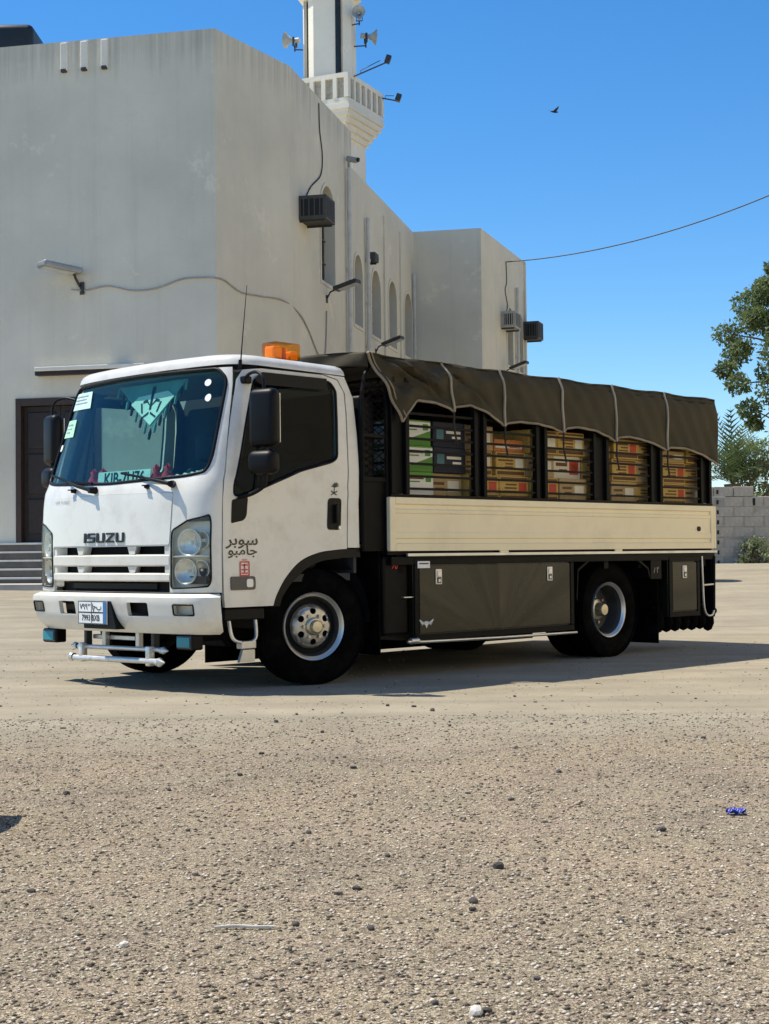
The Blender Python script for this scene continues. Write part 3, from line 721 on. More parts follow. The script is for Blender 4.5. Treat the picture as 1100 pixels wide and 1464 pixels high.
# ------------------------------------------------------------------ fittings on the mosque
def ac_unit(loc, d, n, w, h, dep, label, light=False):
    """window air conditioner: case, louvred side, dark rear grille with bars"""
    t = tag(empty('air_conditioner', loc, math.atan2(n.y, n.x)), label, 'air conditioner', 'air conditioners on the mosque walls')
    m1 = 'ac_light' if light else 'ac_dark'
    mb = MB(); mb.box(-.15, dep, -w / 2, w / 2, 0, h, .012); mb.build('case', m1, t)
    mb = MB(); mb.box(dep - .02, dep + .004, -w / 2 + .05, w / 2 - .05, .05, h - .05); mb.build('coil', 'ac_void', t)
    for k in range(9):
        z = .07 + (h - .14) * k / 8; mb = MB(); mb.box(dep, dep + .012, -w / 2 + .04, w / 2 - .04, z - .006, z + .006); mb.build('grille_bar', m1, t)
    for s in (-1, 1):
        mb = MB(); mb.box(.1, dep - .08, s * (w / 2) - .004, s * (w / 2) + .004, .08, h - .08); mb.build('side_vent', 'ac_void', t)
        for k in range(4):
            x = .1 + (dep - .18) * (k + .5) / 4; mb = MB(); mb.box(x - .012, x + .012, s * (w / 2 + .003) - .005, s * (w / 2 + .003) + .005, .08, h - .08); mb.build('vent_fin', m1, t)
    for q in (-w / 2 + .07, w / 2 - .07): mb = MB(); mb.box(.0, dep - .05, q - .02, q + .02, -.04, -.002); mb.build('support_rail', 'metal_dark', t)
    return t
p = BEND + ds1 * .95 - ns1 * .05
ac_unit((p.x, p.y, 8.02), ds1, ns1, .72, .52, .66, 'large dark box air conditioner beside the nearest arched window')
p = WC + dw * 2.6; ac_unit((p.x, p.y, 7.68), dw, nw, .75, .50, .45, 'pale louvred air conditioner on the wing of the mosque', True)
p = WE - dw * .25; ac_unit((p.x, p.y, 7.72), dw, nw, .7, .55, .52, 'dark air conditioner at the far corner of the wing')
p = STEP + ds2 * 1.78; ac_unit((p.x, p.y, 8.3), ds2, ns2, .4, .22, .22, 'small dark air conditioner between the middle arched windows')
def floodlight(loc, n, label, s=1.0, up=.35, shaft=.30, mat='metal_dark'):
    """street-type floodlight on a short arm"""
    t = tag(empty('floodlight', loc, math.atan2(n.y, n.x)), label, 'floodlight', 'floodlights on the mosque walls')
    mb = MB(); mb.tube([(-.02, 0, -.16), (.03, 0, -.14), (.10, 0, -.02), (shaft, 0, .05)], .02, 8); mb.box(-.02, .02, -.05, .05, -.26, -.08); mb.build('arm', 'metal_dark', t)
    mt = Matrix.Translation((shaft + .22, 0, .10)) @ Matrix.Rotation(-up, 4, 'Y')
    mb = MB(); mb.box(-.30, .30, -.15, .15, -.045, .05, .03, 3, mat=mt); h = mb.build('lamp_head', mat, t)
    mb = MB(); mb.box(-.20, .27, -.11, .11, -.055, -.044, mat=mt); mb.build('lamp_lens', 'lamp_glass', h)
    for k in range(5):
        mb = MB(); x = -.22 + k * .09; mb.box(x - .008, x + .008, -.10, .10, .038, .06, mat=mt); mb.build('cooling_fin', mat, h)
    for o in t.children: o.scale = (s, s, s)
    return t
p = C0 - E1 * 2.8; floodlight((p.x, p.y, 6.42), (nf - E1 * .9).normalized(), 'grey floodlight on the shaded front wall, left of the truck', 1.35, .10, .12, 'metal_grey')
p = BEND + ds1 * 2.75; floodlight((p.x, p.y, 6.85), (ns1 + ds1 * -.2).normalized(), 'dark floodlight under the nearest arched window', 1.0, .25)
p = STEP + ds2 * 2.45; floodlight((p.x, p.y, 6.25), (ns2 - ds2 * .2).normalized(), 'dark floodlight low on the middle of the side wall', .95, .3)
p = WC + dw * 2.6; floodlight((p.x, p.y, 6.45), (nw - dw * .2).normalized(), 'dark floodlight low on the wing, above the tarpaulin', .95, .3)
p = WC + dw * 4.1; 
def pipe(pts, r, label, mat='pvc', collars=True, name='drain_pipe', cat='pipe'):
    t = tag(empty(name, pts[0]), label, cat); o = Vector(pts[0])
    mb = MB(); mb.tube([Vector(p) - o for p in pts], r, 10); mb.build('tube', mat, t, 40)
    if collars:
        for k in (1, 2, 3):
            q = Vector(pts[0]).lerp(Vector(pts[-1]), k / 4) - o; mb = MB(); mb.cyl(q - Vector((0, 0, .03)), q + Vector((0, 0, .03)), r * 1.25, n=10); mb.build('collar', mat, t)
    return t
p = BEND + ds1 * 4.55 + ns1 * .09; pipe([(p.x, p.y, .4), (p.x, p.y, 10.1)], .055, 'pale drain pipe running down the corner where roof steps down')
p = STEP + ds2 * 1.38 + ns2 * .08; pipe([(p.x, p.y, 5.0), (p.x, p.y, 9.35)], .05, 'pale pipe between first and second low arched windows')
p = STEP + ds2 * 7.36 + ns2 * .07; pipe([(p.x, p.y, .5), (p.x, p.y, 9.0)], .05, 'thin pipe beside the wing end wall')
p = WC + dw * 4.1 + nw * .08; pipe([(p.x, p.y, .5), (p.x, p.y, 9.2)], .05, 'pale pipe on the wing beside the air conditioner')
# camera on the drain pipe, cables
p = BEND + ds1 * 4.5 + ns1 * .1
t = tag(empty('security_camera', (p.x, p.y, 10.28)), 'small security camera on top of the drain pipe', 'camera')
mb = MB(); mb.cyl((0, 0, -.16), (0, 0, 0), .03); mb.build('mount', 'metal_grey', t)
mb = MB(); mb.box(-.06, .22, -.06, .06, -.02, .10, .02, mat=Matrix.Rotation(R(15), 4, 'Y') @ Matrix.Rotation(R(-20), 4, 'Z')); mb.build('housing', 'metal_grey', t)
mb = MB(); mb.cyl((.20, -.08, .0), (.245, -.1, -.01), .05, .055); mb.build('lens', 'ac_void', t)
def cable(pts, r, label, mat='cable_grey', n=8):
    o = Vector(pts[0]); mb = MB(); mb.tube([p - o for p in catmull(pts, n)], r, 6)
    return tag(mb.build('cable', mat, None, 40, loc=o), label, 'cable')
def on(f, n, base, u, z, d=.02): return f(u, z) + base + n * d
pts = [on(ff, nf, C0, uf(x), z) for x, z in ((-6.15, 6.18), (-5.85, 6.15), (-5.4, 6.21), (-4.9, 6.10), (-4.4, 6.12), (-3.9, 6.27), (-3.45, 6.28))] + [C0 + nf * .03 + Vector((0, 0, 6.26))] + \
      [on(fc, nc, C0, u, z) for u, z in ((.25, 6.25), (.8, 6.1), (1.5, 6.12), (2.3, 6.15))] + [on(fs1, ns1, C0, u, z) for u, z in ((.5, 6.0), (1.2, 5.75), (1.9, 5.35), (2.4, 5.25), (2.6, 5.6), (2.7, 6.4))]
cable(pts, .016, 'grey cable sagging along the wall from floodlight round the corner')
pts = [on(fs1, ns1, C0, u, z) for u, z in ((2.2, 11.0), (2.25, 10.4), (2.45, 9.9), (2.3, 9.4), (1.5, 8.95), (1.0, 8.55))]
cable(pts, .014, 'thin cable dropping from the parapet to the large air conditioner', 'cable_black')
pts = [on(fw_, nw, WC, u, z) for u, z in ((2.9, 9.8), (2.95, 9.2), (2.75, 8.9), (3.0, 8.5), (2.8, 8.15))]
cable(pts, .014, 'thin cable hanging down the wing above its air conditioner', 'cable_black')
a = on(fw_, nw, WC, 2.9, 9.8); POLE = Vector((12.3, 38.2, gh(12.3, 38.2)))
b = POLE + Vector((0, 0, 8.05 + 2.35))
mid = [a.lerp(b, k / 10) - Vector((0, 0, .55 * (1 - (2 * k / 10 - 1) ** 2))) for k in range(11)]
cable(mid, .017, 'overhead cable stretched from the wing across the blue sky', 'cable_black', 3)
t = tag(empty('utility_pole', POLE), 'tall wooden utility pole carrying the overhead cable', 'pole')
mb = MB(); mb.tube([(0, 0, -.5), (0, 0, 5), (0, 0, 10.8)], [.15, .13, .10], 12); mb.build('shaft', 'bark', t)
mb = MB(); mb.box(-.6, .6, -.05, .05, 10.0, 10.12); mb.build('crossarm', 'bark', t)
# roof tank at the left
p = LEFT.lerp(C0, .72) - E1 * .05 + E2 * .9
t = tag(empty('roof_tank', (-7.62, 30.9, 10.5)), 'black water tank on the mosque roof at left edge', 'water tank')
mb = MB(); mb.box(-.55, .55, -.55, .55, 0, 1.28, .12, 4); mb.build('tank_body', 'tank_black', t, 40)
mb = MB(); mb.cyl((0, 0, 1.275), (0, 0, 1.34), .22, n=20); mb.build('lid', 'tank_black', t)
# bird
t = tag(empty('bird', (5.25, 45, 14.15), R(30)), 'small dark bird flying high in the blue sky', 'bird')
mb = MB(); mb.tube([(-.14, 0, 0), (-.06, 0, .01), (.04, 0, .01), (.11, 0, .02), (.15, 0, .02)], [.006, .03, .034, .02, .004], 8); mb.build('body', 'bird', t, 60)
for s in (-1, 1):
    mb = MB(); mb.prism([(.06, 0), (.05, s * .12), (-.02, s * .27), (-.05, s * .12), (-.05, 0)], lambda p: Vector((p[0], p[1], .02 + abs(p[1]) * .35)), lambda p: Vector((p[0], p[1], .026 + abs(p[1]) * .35))); mb.build('wing', 'bird', t)

# ------------------------------------------------------------------ block wall at the right
bw = tag(empty('block_wall', (6.55, 30.0, .55)), 'grey concrete block wall beside the rear of the truck', 'wall')
BL, BH = .40, .20
random.seed(3)
bms = []
for v in range(4):
    mb = MB(); mb.box(-BL / 2 + .004, BL / 2 - .004, -.10, .10, .004, BH - .004, .006, 1)
    for q in mb.bm.verts: q.co += Vector((random.uniform(-.004, .004), random.uniform(-.006, .006), random.uniform(-.004, .004)))
    me = bpy.data.meshes.new('block'); bmesh.ops.recalc_face_normals(mb.bm, faces=mb.bm.faces); mb.bm.to_mesh(me); mb.bm.free(); me.materials.append(MATS['wall_block']); bms.append(me)
hb = bpy.data.meshes.new('block'); 
for row in range(-1, 8):
    for c in range(-6, 9):
        x = c * BL + (row % 2) * BL / 2
        if row == 7 and c in (2, 6): continue
        o = obj('block', bms[random.randrange(4)], None, bw, (x, random.uniform(-.006, .006), row * BH))
        o.rotation_euler = (0, 0, random.uniform(-.008, .008))
mb = MB(); mb.box(-2.55, 3.5, -.094, .094, -.4, 8 * BH - .21); mb.build('mortar', 'mortar', bw)
for k in range(8):   # open cores where the courses were left toothed
    mb = MB(); mb.box(.06, .10, -.112, -.098, k * BH + .05, k * BH + .13); mb.build('block_core', 'ac_void', bw)
for c in (2, 5):
    mb = MB(); mb.box(c * BL - .02, c * BL + .03, -.108, -.098, 6 * BH + .02, 6 * BH + .16); mb.build('drain_hole', 'ac_void', bw)

# ------------------------------------------------------------------ trees and plants
def leaf_cloud(name, mat, parent, clumps, per, size, seed, droop=.3, base=Vector()):
    rng = np.random.default_rng(seed); V = []; F = []
    for (cx, cy, cz, r) in clumps:
        for _ in range(per):
            d = rng.normal(size=3); d /= np.linalg.norm(d); rr = r * rng.uniform(.25, 1) ** .5
            c = np.array((cx, cy, cz)) + d * rr * np.array((1, 1, .8))
            a = rng.normal(size=3); a[2] -= droop; a /= np.linalg.norm(a)
            b = np.cross(a, rng.normal(size=3)); b /= np.linalg.norm(b)
            s = size * rng.uniform(.6, 1.4); i = len(V)
            nrm = np.cross(a, b)
            V += [tuple(c), tuple(c + a * s * .5 + b * s * .26 + nrm * s * .06), tuple(c + a * s), tuple(c + a * s * .5 - b * s * .26 + nrm * s * .06)]
            F += [(i, i + 1, i + 2), (i, i + 2, i + 3)]
    me = bpy.data.meshes.new(name); me.from_pydata(V, [], F)
    return obj(name, me, mat, parent)
def branchy(name, parent, root, top, clumps, r0):
    mb = MB(); root = Vector(root); top = Vector(top)
    mid = root.lerp(top, .5) + Vector((.15, .1, 0))
    mb.tube(catmull([root, mid, top], 5), [r0 * (1 - .55 * k / 10) for k in range(11)], 9)
    for (cx, cy, cz, r) in clumps[::2]:
        a = root.lerp(top, random.uniform(.45, 1)); c = Vector((cx, cy, cz)); m = a.lerp(c, .5) + Vector((0, 0, .25))
        pts = catmull([a, m, c], 4); mb.tube(pts, [r0 * .35 * (1 - .85 * k / (len(pts) - 1)) for k in range(len(pts))], 5)
    return mb.build(name, 'bark', parent, 60)
random.seed(11)
TX, TY = 10.2, 36.0
tree = tag(empty('broadleaf_tree', (TX, TY, gh(TX, TY) - .3)), 'leafy green tree reaching in from the right above the wall', 'tree')
cl = []
for k in range(60):
    a = random.uniform(0, 2 * math.pi); u = random.random(); rr = math.sqrt(random.random())
    z = 3.9 + 3.4 * u; wd_ = 2.0 * math.sin(math.pi * (.2 + .68 * u)) ** .8
    cl.append((math.cos(a) * wd_ * rr, math.sin(a) * wd_ * rr, z, random.uniform(.28, .5)))
cl += [(-1.75, -.3, 4.5, .32), (-1.9, .2, 4.9, .28), (-1.5, -.4, 3.9, .32), (-1.6, 0, 5.4, .28), (-1.25, -.3, 6.1, .3), (-1.0, 0, 6.9, .26), (-.85, -.3, 7.25, .22), (-.3, -.3, 7.35, .25), (-1.35, -.2, 3.55, .2), (-.5, -.4, 3.6, .3)]
leaf_cloud('crown', 'leaf', tree, cl, 420, .105, 5)
branchy('trunk', tree, (.5, 0, -.4), (.1, 0, 4.9), cl, .15)
# date palm: trunk and each frond
palm = tag(empty('date_palm', (7.95, 34.2, gh(7.95, 34.2))), 'small date palm with arching fronds behind the block wall', 'palm')
mb = MB(); pts = [(0, 0, -.3)] + [(0.02 * math.sin(k), 0, k * .16) for k in range(1, 12)]
mb.tube(pts, [.17 + (.03 if k % 2 else 0) for k in range(len(pts))], 12); mb.build('trunk', 'bark', palm)
for k in range(40):
    a = k * 2.399; el = R(random.uniform(25, 84)); ln = random.uniform(1.3, 2.0)
    d = Vector((math.cos(a) * math.cos(el), math.sin(a) * math.cos(el), math.sin(el)))
    V = []; F = []; pr = []
    for j in range(15):
        t = j / 14; pr.append(Vector((0, 0, 1.75)) + d * ln * t + Vector((0, 0, -.75 * ln * t * t * math.cos(el) * .8)))
    for j in range(14):
        ax = (pr[j + 1] - pr[j]).normalized(); sd = ax.cross(Vector((0, 0, 1))).normalized(); i = len(V)
        w = .012 * (1 - j / 16); V += [pr[j] - sd * w, pr[j] + sd * w, pr[j + 1] + sd * w, pr[j + 1] - sd * w]; F.append((i, i + 1, i + 2, i + 3))
        if j > 1:
            for s in (-1, 1):
                for h_ in (0,):
                    q = pr[j].lerp(pr[j + 1], h_); L_ = .42 * math.sin(math.pi * min(1, .25 + .75 * j / 14)) + .06
                    tip = q + (sd * s + ax * .75 + Vector((0, 0, random.uniform(-.1, .35)))).normalized() * L_
                    i = len(V); V += [q - ax * .028, q + ax * .028, tip]; F.append((i, i + 1, i + 2))
    me = bpy.data.meshes.new('frond'); me.from_pydata([tuple(v) for v in V], [], F); obj('frond', me, 'leaf_palm', palm)
def bush(loc, r, h, n, size, mat, label, seed, name='bush', per=110):
    t = tag(empty(name, loc), label, 'bush'); rnd_ = random.Random(seed)
    c = [(rnd_.uniform(-r, r), rnd_.uniform(-r, r) * .7, h * (.25 + .75 * rnd_.random()) - .1, rnd_.uniform(.22, .4) * min(1, h)) for _ in range(n)]
    leaf_cloud('foliage', mat, t, c, per, size, seed)
    mb = MB()
    for q in c[::2]: mb.tube([(q[0] * .2, q[1] * .2, -.1), (q[0] * .6, q[1] * .6, q[2] * .5), q[:3]], [.03, .02, .008], 5)
    mb.build('stems', 'bark', t); return t
bush((9.05, 34.6, gh(9.05, 34.6)), .9, 2.5, 40, .09, 'leaf_pale', 'pale green bush behind the wall right of the palm', 21)
bush((10.5, 37.5, gh(10.5, 37.5)), 1.3, 3.3, 34, .12, 'leaf', 'darker tall bush farther behind the wall under the tree', 22)
bush((8.35, 32.6, gh(8.35, 32.6)), .5, 1.8, 18, .085, 'leaf_pale', 'low bush close behind the top of the wall', 23)
bush((7.3, 29.55, gh(7.3, 29.55)), .30, .52, 14, .085, 'leaf_pale', 'low grey green weed at the foot of the block wall', 24, 'weed', 60)
bush((8.1, 29.5, gh(8.1, 29.5)), .16, .26, 6, .07, 'leaf_pale', 'tiny weed at the wall foot near right edge', 25, 'weed', 40)

# ------------------------------------------------------------------ truck
PHI = R(44.0)
TRUCK = empty('flatbed_truck', (-1.164, 10.868, 0), math.atan2(-math.cos(PHI), -math.sin(PHI)))
tag(TRUCK, 'white light truck with slatted cargo bed and amber roof beacon', 'truck')
T = TRUCK
XF = [(.35, 1.0), (.6, 1.04), (.95, 1.045), (1.25, 1.03), (1.34, 1.015), (1.40, .985), (1.46, .962), (2.12, .75), (2.2, .71)]
YH = [(.35, .985), (.6, .99), (1.35, .99), (1.55, .985), (2.0, .955), (2.12, .94)]
def cab(t, z, off=0.0):
    """cab skin in truck axes: |t|<1 front, 1..2 corner, above 2 the side, running back in metres"""
    s = 1 if t >= 0 else -1; a = abs(t)
    xf = interp(XF, z) + off; yh = interp(YH, z) + off
    rc = .20; pa = (xf - .06, yh - rc); c1 = (xf, (yh - rc) * .6)
    k = (c1[0] - pa[0]) / (pa[1] - c1[1]); pc = (pa[0] - k * rc, yh); pb = (pc[0] - rc, yh)
    if a <= 1:
        u = a; x = (1 - u) ** 2 * xf + 2 * u * (1 - u) * c1[0] + u * u * pa[0]; y = 2 * u * (1 - u) * c1[1] + u * u * pa[1]
    elif a <= 2:
        u = a - 1; x = (1 - u) ** 2 * pa[0] + 2 * u * (1 - u) * pc[0] + u * u * pb[0]; y = (1 - u) ** 2 * pa[1] + 2 * u * (1 - u) * pc[1] + u * u * pb[1]
    else:
        x = pb[0] - (a - 2); y = yh
    return Vector((x, s * y, z))
def tx(x, z, s=1):
    """parameter of the point of the side that lies at length x"""
    lo, hi = 1.0, 4.0
    for _ in range(40):
        m = (lo + hi) / 2
        if cab(m, z).x > x: lo = m
        else: hi = m
    return s * lo
CABC = Vector((.2, 0, 1.2))
outd = lambda p: p - Vector((.2, 0, p.z))
def skin(off): return lambda t, z: cab(t, z, off)
def mir(poly, s): return [(s * t, z) for t, z in poly][::s]
WS = rnd([(-1.27, 1.42), (-.9, 1.395), (0, 1.372), (.9, 1.395), (1.27, 1.42), (1.33, 1.50), (1.315, 2.03), (1.10, 2.105), (0, 2.12 - .004), (-1.10, 2.105), (-1.315, 2.03), (-1.33, 1.50)], .07, 4)
HOOD = rnd([(-.80, .955), (.80, .955), (.82, 1.29), (0, 1.298), (-.82, 1.29)], .02, 3, skip=(3,))
GRILL = [(-.80, .64), (.80, .64), (.80, .947), (-.80, .947)]
def HL(s): return mir(rnd([(.815, .672), (1.47, .685), (1.53, .72), (1.525, 1.09), (1.49, 1.142), (1.02, 1.105), (.83, 1.045)], .03, 3), s)
gapline = [(1.745, .645), (1.755, 1.0), (1.725, 1.30), (1.60, 1.53), (1.52, 1.76), (1.44, 2.0), (1.38, 2.115)]
body = [(-t, z) for t, z in gapline][::-1]
outer = [(t, z) for t, z in gapline] + body
outer = [(-1.745, .645)] + gapline + [(-t, z) for t, z in gapline[::-1]][:-1]
grow = lambda poly, k: [(x + (x - sum(p[0] for p in poly) / len(poly)) * k, y + (y - sum(p[1] for p in poly) / len(poly)) * k) for x, y in poly]
panel('cab_front', outer, [WS, grow(HOOD, .008), [(-.80, .646), (.80, .646), (.80, .947), (-.80, .947)], grow(HL(1), .012), grow(HL(-1), .012)], skin(0), .06, .022, 'paint_white', T, outd)
hood = panel('front_access_panel', HOOD, [], skin(.004), .06, .02, 'paint_white', T, outd)
wsg = panel('windshield', grow(WS, -.006), [], skin(-.008), .07, .006, 'glass_screen', T, outd)
mb = MB(); mb.tube([cab(t, z, -.003) for t, z in dens(WS, .03)], .013, 8, closed=True); mb.build('screen_seal', 'black_plastic', T, 60)
# lettering on the front: squared block capitals built from strokes
def strokes(letters, h, w, gap, th, f, name, mat, parent, dep=.006, hth=None):
    """squared capitals with horizontals thinner than uprights"""
    hth = hth or th
    mb = MB(); n = len(letters); tot = sum((w * .28 if c == 'I' else w) for c in letters) + gap * (n - 1); x = -tot / 2
    def poly(g): mb.prism(g, lambda p: f(p[0], p[1], 0), lambda p: f(p[0], p[1], dep))
    def bar(x0, x1, z0, z1): poly([(x0, z0), (x1, z0), (x1, z1), (x0, z1)])
    c_ = hth * .8
    for c in letters:
        ww = w * .28 if c == 'I' else w; a, b = x, x + ww; m = h / 2
        if c == 'I': bar(a, b, 0, h)
        elif c == 'S':
            poly([(a + c_, h - hth), (b, h - hth), (b, h), (a + c_, h), (a, h - c_), (a, h - hth)]); bar(a, b, m - hth / 2, m + hth / 2)
            poly([(a, 0), (b - c_, 0), (b, c_), (b, hth), (a, hth)]); bar(a, a + th, m + hth / 2, h - hth); bar(b - th, b, hth, m - hth / 2)
        elif c == 'U': bar(a, a + th, hth, h); bar(b - th, b, hth, h); poly([(a + c_, 0), (b - c_, 0), (b, c_), (b, hth), (a, hth), (a, c_)])
        elif c == 'Z': bar(a, b, h - hth, h); bar(a, b, 0, hth); poly([(a, hth), (a + th * 1.25, hth), (b, h - hth), (b - th * 1.25, h - hth)])
        x = b + gap
    return mb.build(name, mat, parent)
strokes('ISUZU', .066, .088, .017, .022, lambda x, z, d: cab(x / .90, .975 + z, .006 + d), 'maker_lettering', 'lettering_black', hood, hth=.0125)
obj('badge_lettering', text_mesh('NPR TURBO', .032, lambda x, y: cab(-.64 + x / .85, 1.262 + y, .006), sx=1.3), 'lettering_grey', hood)
# grille: dark cavity, two white bars with short struts
mb = MB(); mb.grid(lambda u, v: cab(-.86 + 1.72 * u, .60 + .37 * v, -.075), 20, 4); mb.build('grille_cavity', 'void_black', T)
def bar(z0, z1, t0, t1, o, mat, name, parent, th=.05):
    mb = MB(); prof = [(z0, o - .012), (z0 + .01, o), (z1 - .01, o), (z1, o - .012), (z1, o - th), (z0, o - th)]
    n = 24; rings = []
    for i in range(n + 1):
        t = t0 + (t1 - t0) * i / n; rings.append([mb.bm.verts.new(cab(t, z, d)) for z, d in prof])
    for i in range(n):
        for k in range(len(prof)): mb.bm.faces.new((rings[i][k], rings[i][(k + 1) % len(prof)], rings[i + 1][(k + 1) % len(prof)], rings[i + 1][k]))
    mb.bm.faces.new(rings[0]); mb.bm.faces.new(rings[-1][::-1])
    return mb.build(name, mat, parent, 40)
for z0, z1 in ((.815, .893), (.715, .772)): bar(z0, z1, -.795, .795, .002, 'paint_white', 'grille_bar', T)
for z0, z1 in ((.893, .945), (.772, .815)):
    for tc_ in (-.33, .33):
        mb = MB(); g = [(tc_ - .055, z1), (tc_ - .03, z0), (tc_ + .03, z0), (tc_ + .055, z1)]
        mb.prism(g, lambda p: cab(p[0], p[1], -.006), lambda p: cab(p[0], p[1], -.06)); mb.build('grille_strut', 'paint_white', T)
for s in (-1, 1):
    mb = MB(); g = [(s * .74, .74), (s * .798, .735), (s * .798, .945), (s * .74, .945)]
    mb.prism(g, lambda p: cab(p[0], p[1], -.004), lambda p: cab(p[0], p[1], -.06)); mb.build('grille_end', 'paint_white', T)
bar(.655, .712, -.60, .60, -.055, 'black_plastic', 'radiator_mesh', T, .02)
# headlights: clear cover, bright housing, two bowls, divider
for s in (1, -1):
    h = panel('headlight', HL(s), [], skin(.003), .05, .006, 'lens_clear', T, outd)
    panel('housing', HL(s), [], skin(-.055), .08, .005, 'lens_reflector', h, outd)
    mb = MB(); pl = dens(HL(s), .05); n = len(pl)
    for i in range(n):
        a, b = pl[i], pl[(i + 1) % n]; mb.bm.faces.new([mb.bm.verts.new(q) for q in (cab(*a, -.004), cab(*b, -.004), cab(*b, -.054), cab(*a, -.054))])
    mb.build('housing_side', 'lens_reflector', h)
    for (t, z, r) in ((1.13, .965, .085), (1.05, .78, .08), (1.38, .98, .055), (1.36, .79, .06)):
        c = cab(s * t, z, -.05); d = Vector((.95, s * .3, 0)).normalized(); mb = MB()
        q = d.to_track_quat('Y', 'Z').to_matrix().to_4x4()
        mb.lathe([(.012, .0), (r * .5, .006), (r * .85, .022), (r, .038), (r * 1.06, .038), (r * 1.03, .015), (r * .9, .0)], 20)
        bmesh.ops.transform(mb.bm, matrix=Matrix.Translation(c) @ q, verts=mb.bm.verts); mb.build('reflector_bowl', 'chrome', h, 40)
        mb = MB(); mb.cyl(c + d * .0, c + d * .028, .012, .009, 10); mb.build('bulb', 'lens_reflector', h)
    bar(.872, .884, s * .83 if s > 0 else -1.50, 1.50 if s > 0 else s * .83, -.004, 'lens_reflector', 'divider', h, .06)
    mb = MB(); mb.tube([cab(t, z, .001) for t, z in dens(HL(s), .04)], .006, 6, closed=True); mb.build('lamp_seal', 'black_plastic', h, 60)
# bumper
def bump(t, z):
    o = interp([(.37, -.005), (.40, .02), (.43, .035), (.447, .042), (.452, .050), (.60, .052), (.62, .047), (.634, .03), (.64, .0)], z)
    return cab(t, max(z, .36), o)
def rc(t0, t1, z0, z1, r=.015): return rnd([(t0, z0), (t1, z0), (t1, z1), (t0, z1)], r, 3)
REC = [rc(.31, .55, .488, .580), rc(-.55, -.31, .488, .580)]; FOG = [rc(.85, 1.16, .503, .570), rc(-1.16, -.85, .503, .570)]
bout = [(-1.70, .395), (-1.62, .377), (1.62, .377), (1.70, .395), (1.725, .50), (1.735, .628), (1.70, .638), (-1.70, .638), (-1.735, .628), (-1.725, .50)]
bumper = panel('bumper', bout, REC + FOG, bump, .028, .03, 'paint_white', T, outd, smooth=30)
for i, h in enumerate(REC):
    panel('tow_recess', grow(h, .9), [], lambda t, z: cab(t, z, -.02), .06, .004, 'void_black', bumper, outd)
for h in FOG:
    fl = panel('fog_lamp', grow(h, -.04), [], lambda t, z: bump(t, z) + (CABC - bump(t, z)).normalized() * .012, .06, .005, 'lens_clear', bumper, outd)
    panel('lamp_back', grow(h, .35), [], lambda t, z: cab(t, z, .0), .06, .004, 'lens_reflector', bumper, outd)
    mb = MB(); mb.tube([bump(t, z) for t, z in dens(grow(h, .01), .03)], .006, 6, closed=True); mb.build('lamp_rim', 'black_plastic', bumper)
# number plate with its two rows, blue strip at the side, tilted bracket
def pl_at(u, v, d=0.0):   # u across to the viewer's right, v up
    return Vector((1.098 + d, -.055 + u, .508 + v))
mb = MB(); mb.prism([(-.165, -.078), (.165, -.078), (.165, .078), (-.165, .078)], lambda p: pl_at(*p), lambda p: pl_at(p[0], p[1], .006)); plate = mb.build('number_plate', 'sign_plate', bumper)
mb = MB(); mb.prism([(.122, -.07), (.16, -.07), (.16, .07), (.122, .07)], lambda p: pl_at(p[0], p[1], .0062), lambda p: pl_at(p[0], p[1], .0075)); mb.build('blue_strip', 'plate_blue', plate)
mb = MB()
for (a, b, c, d) in ((-.162, .162, .072, .077), (-.162, .162, -.077, -.072), (-.162, -.157, -.072, .072), (.157, .162, -.072, .072), (-.157, .12, -.004, .004), (-.012, -.006, -.07, .07)):
    mb.prism([(a, c), (b, c), (b, d), (a, d)], lambda p: pl_at(p[0], p[1], .0062), lambda p: pl_at(p[0], p[1], .0072))
mb.build('plate_border', 'lettering_black', plate)
obj('plate_lettering', text_mesh('7993 BXB', .058, lambda x, y: pl_at(-.018 + x, -.038 + y * .95, .0078), sx=.86, bold=.001), 'lettering_black', plate)
obj('plate_lettering', text_mesh('\u0667\u0669\u0669\u0663 \u0627\u062d\u0628', .058, lambda x, y: pl_at(-.018 + x, .036 + y * .95, .0078), sx=1.0, bold=.001), 'lettering_black', plate)
mb = MB(); mb.prism([(-.13, .0), (.235, .0), (.165, .185), (-.16, .185)], lambda p: Vector((1.02, -.03 + p[0], .40 + p[1])), lambda p: Vector((1.0965, -.03 + p[0], .40 + p[1]))); mb.build('plate_bracket', 'black_plastic', bumper)
# chrome guard bars and blue lamps under the bumper
guard = empty('guard_bar', (0, 0, 0), 0, T)
for nm, pts, r in (('tube', [(.98, -.46, .185), (.98, .50, .195)], .020), ('tube', [(.95, -.44, .262), (.95, .48, .268)], .015)):
    mb = MB(); mb.tube(pts, r, 12); mb.build(nm, 'chrome', guard, 40)
for y in (-.45, .49):
    s_ = -1 if y < 0 else 1
    for (x, z, r) in ((.98, .19, .026), (.95, .265, .021)):
        mb = MB(); mb.lathe([(r, 0), (r, s_ * .02), (r * 1.2, s_ * .028), (r * .8, s_ * .045), (.003, s_ * .08)], 14, (x, y, z), 'Y'); mb.build('end_cap', 'chrome', guard, 40)
    mb = MB(); mb.box(.945, .995, y - s_ * .09 - .022, y - s_ * .09 + .022, .16, .29, .008); mb.build('clamp', 'chrome', guard, 40)
    mb = MB(); mb.box(.90, .95, y - s_ * .09 - .015, y - s_ * .09 + .015, .26, .40, .004); mb.build('upright', 'metal_dark', guard)
for y in (-.16, .22):
    mb = MB(); mb.box(.90, .94, y - .02, y + .02, .26, .40, .006); mb.build('hanger', 'steel', guard)
mb = MB(); mb.box(.86, .90, -.34, .14, .315, .345, .004); mb.build('cross_plate', 'steel', guard)
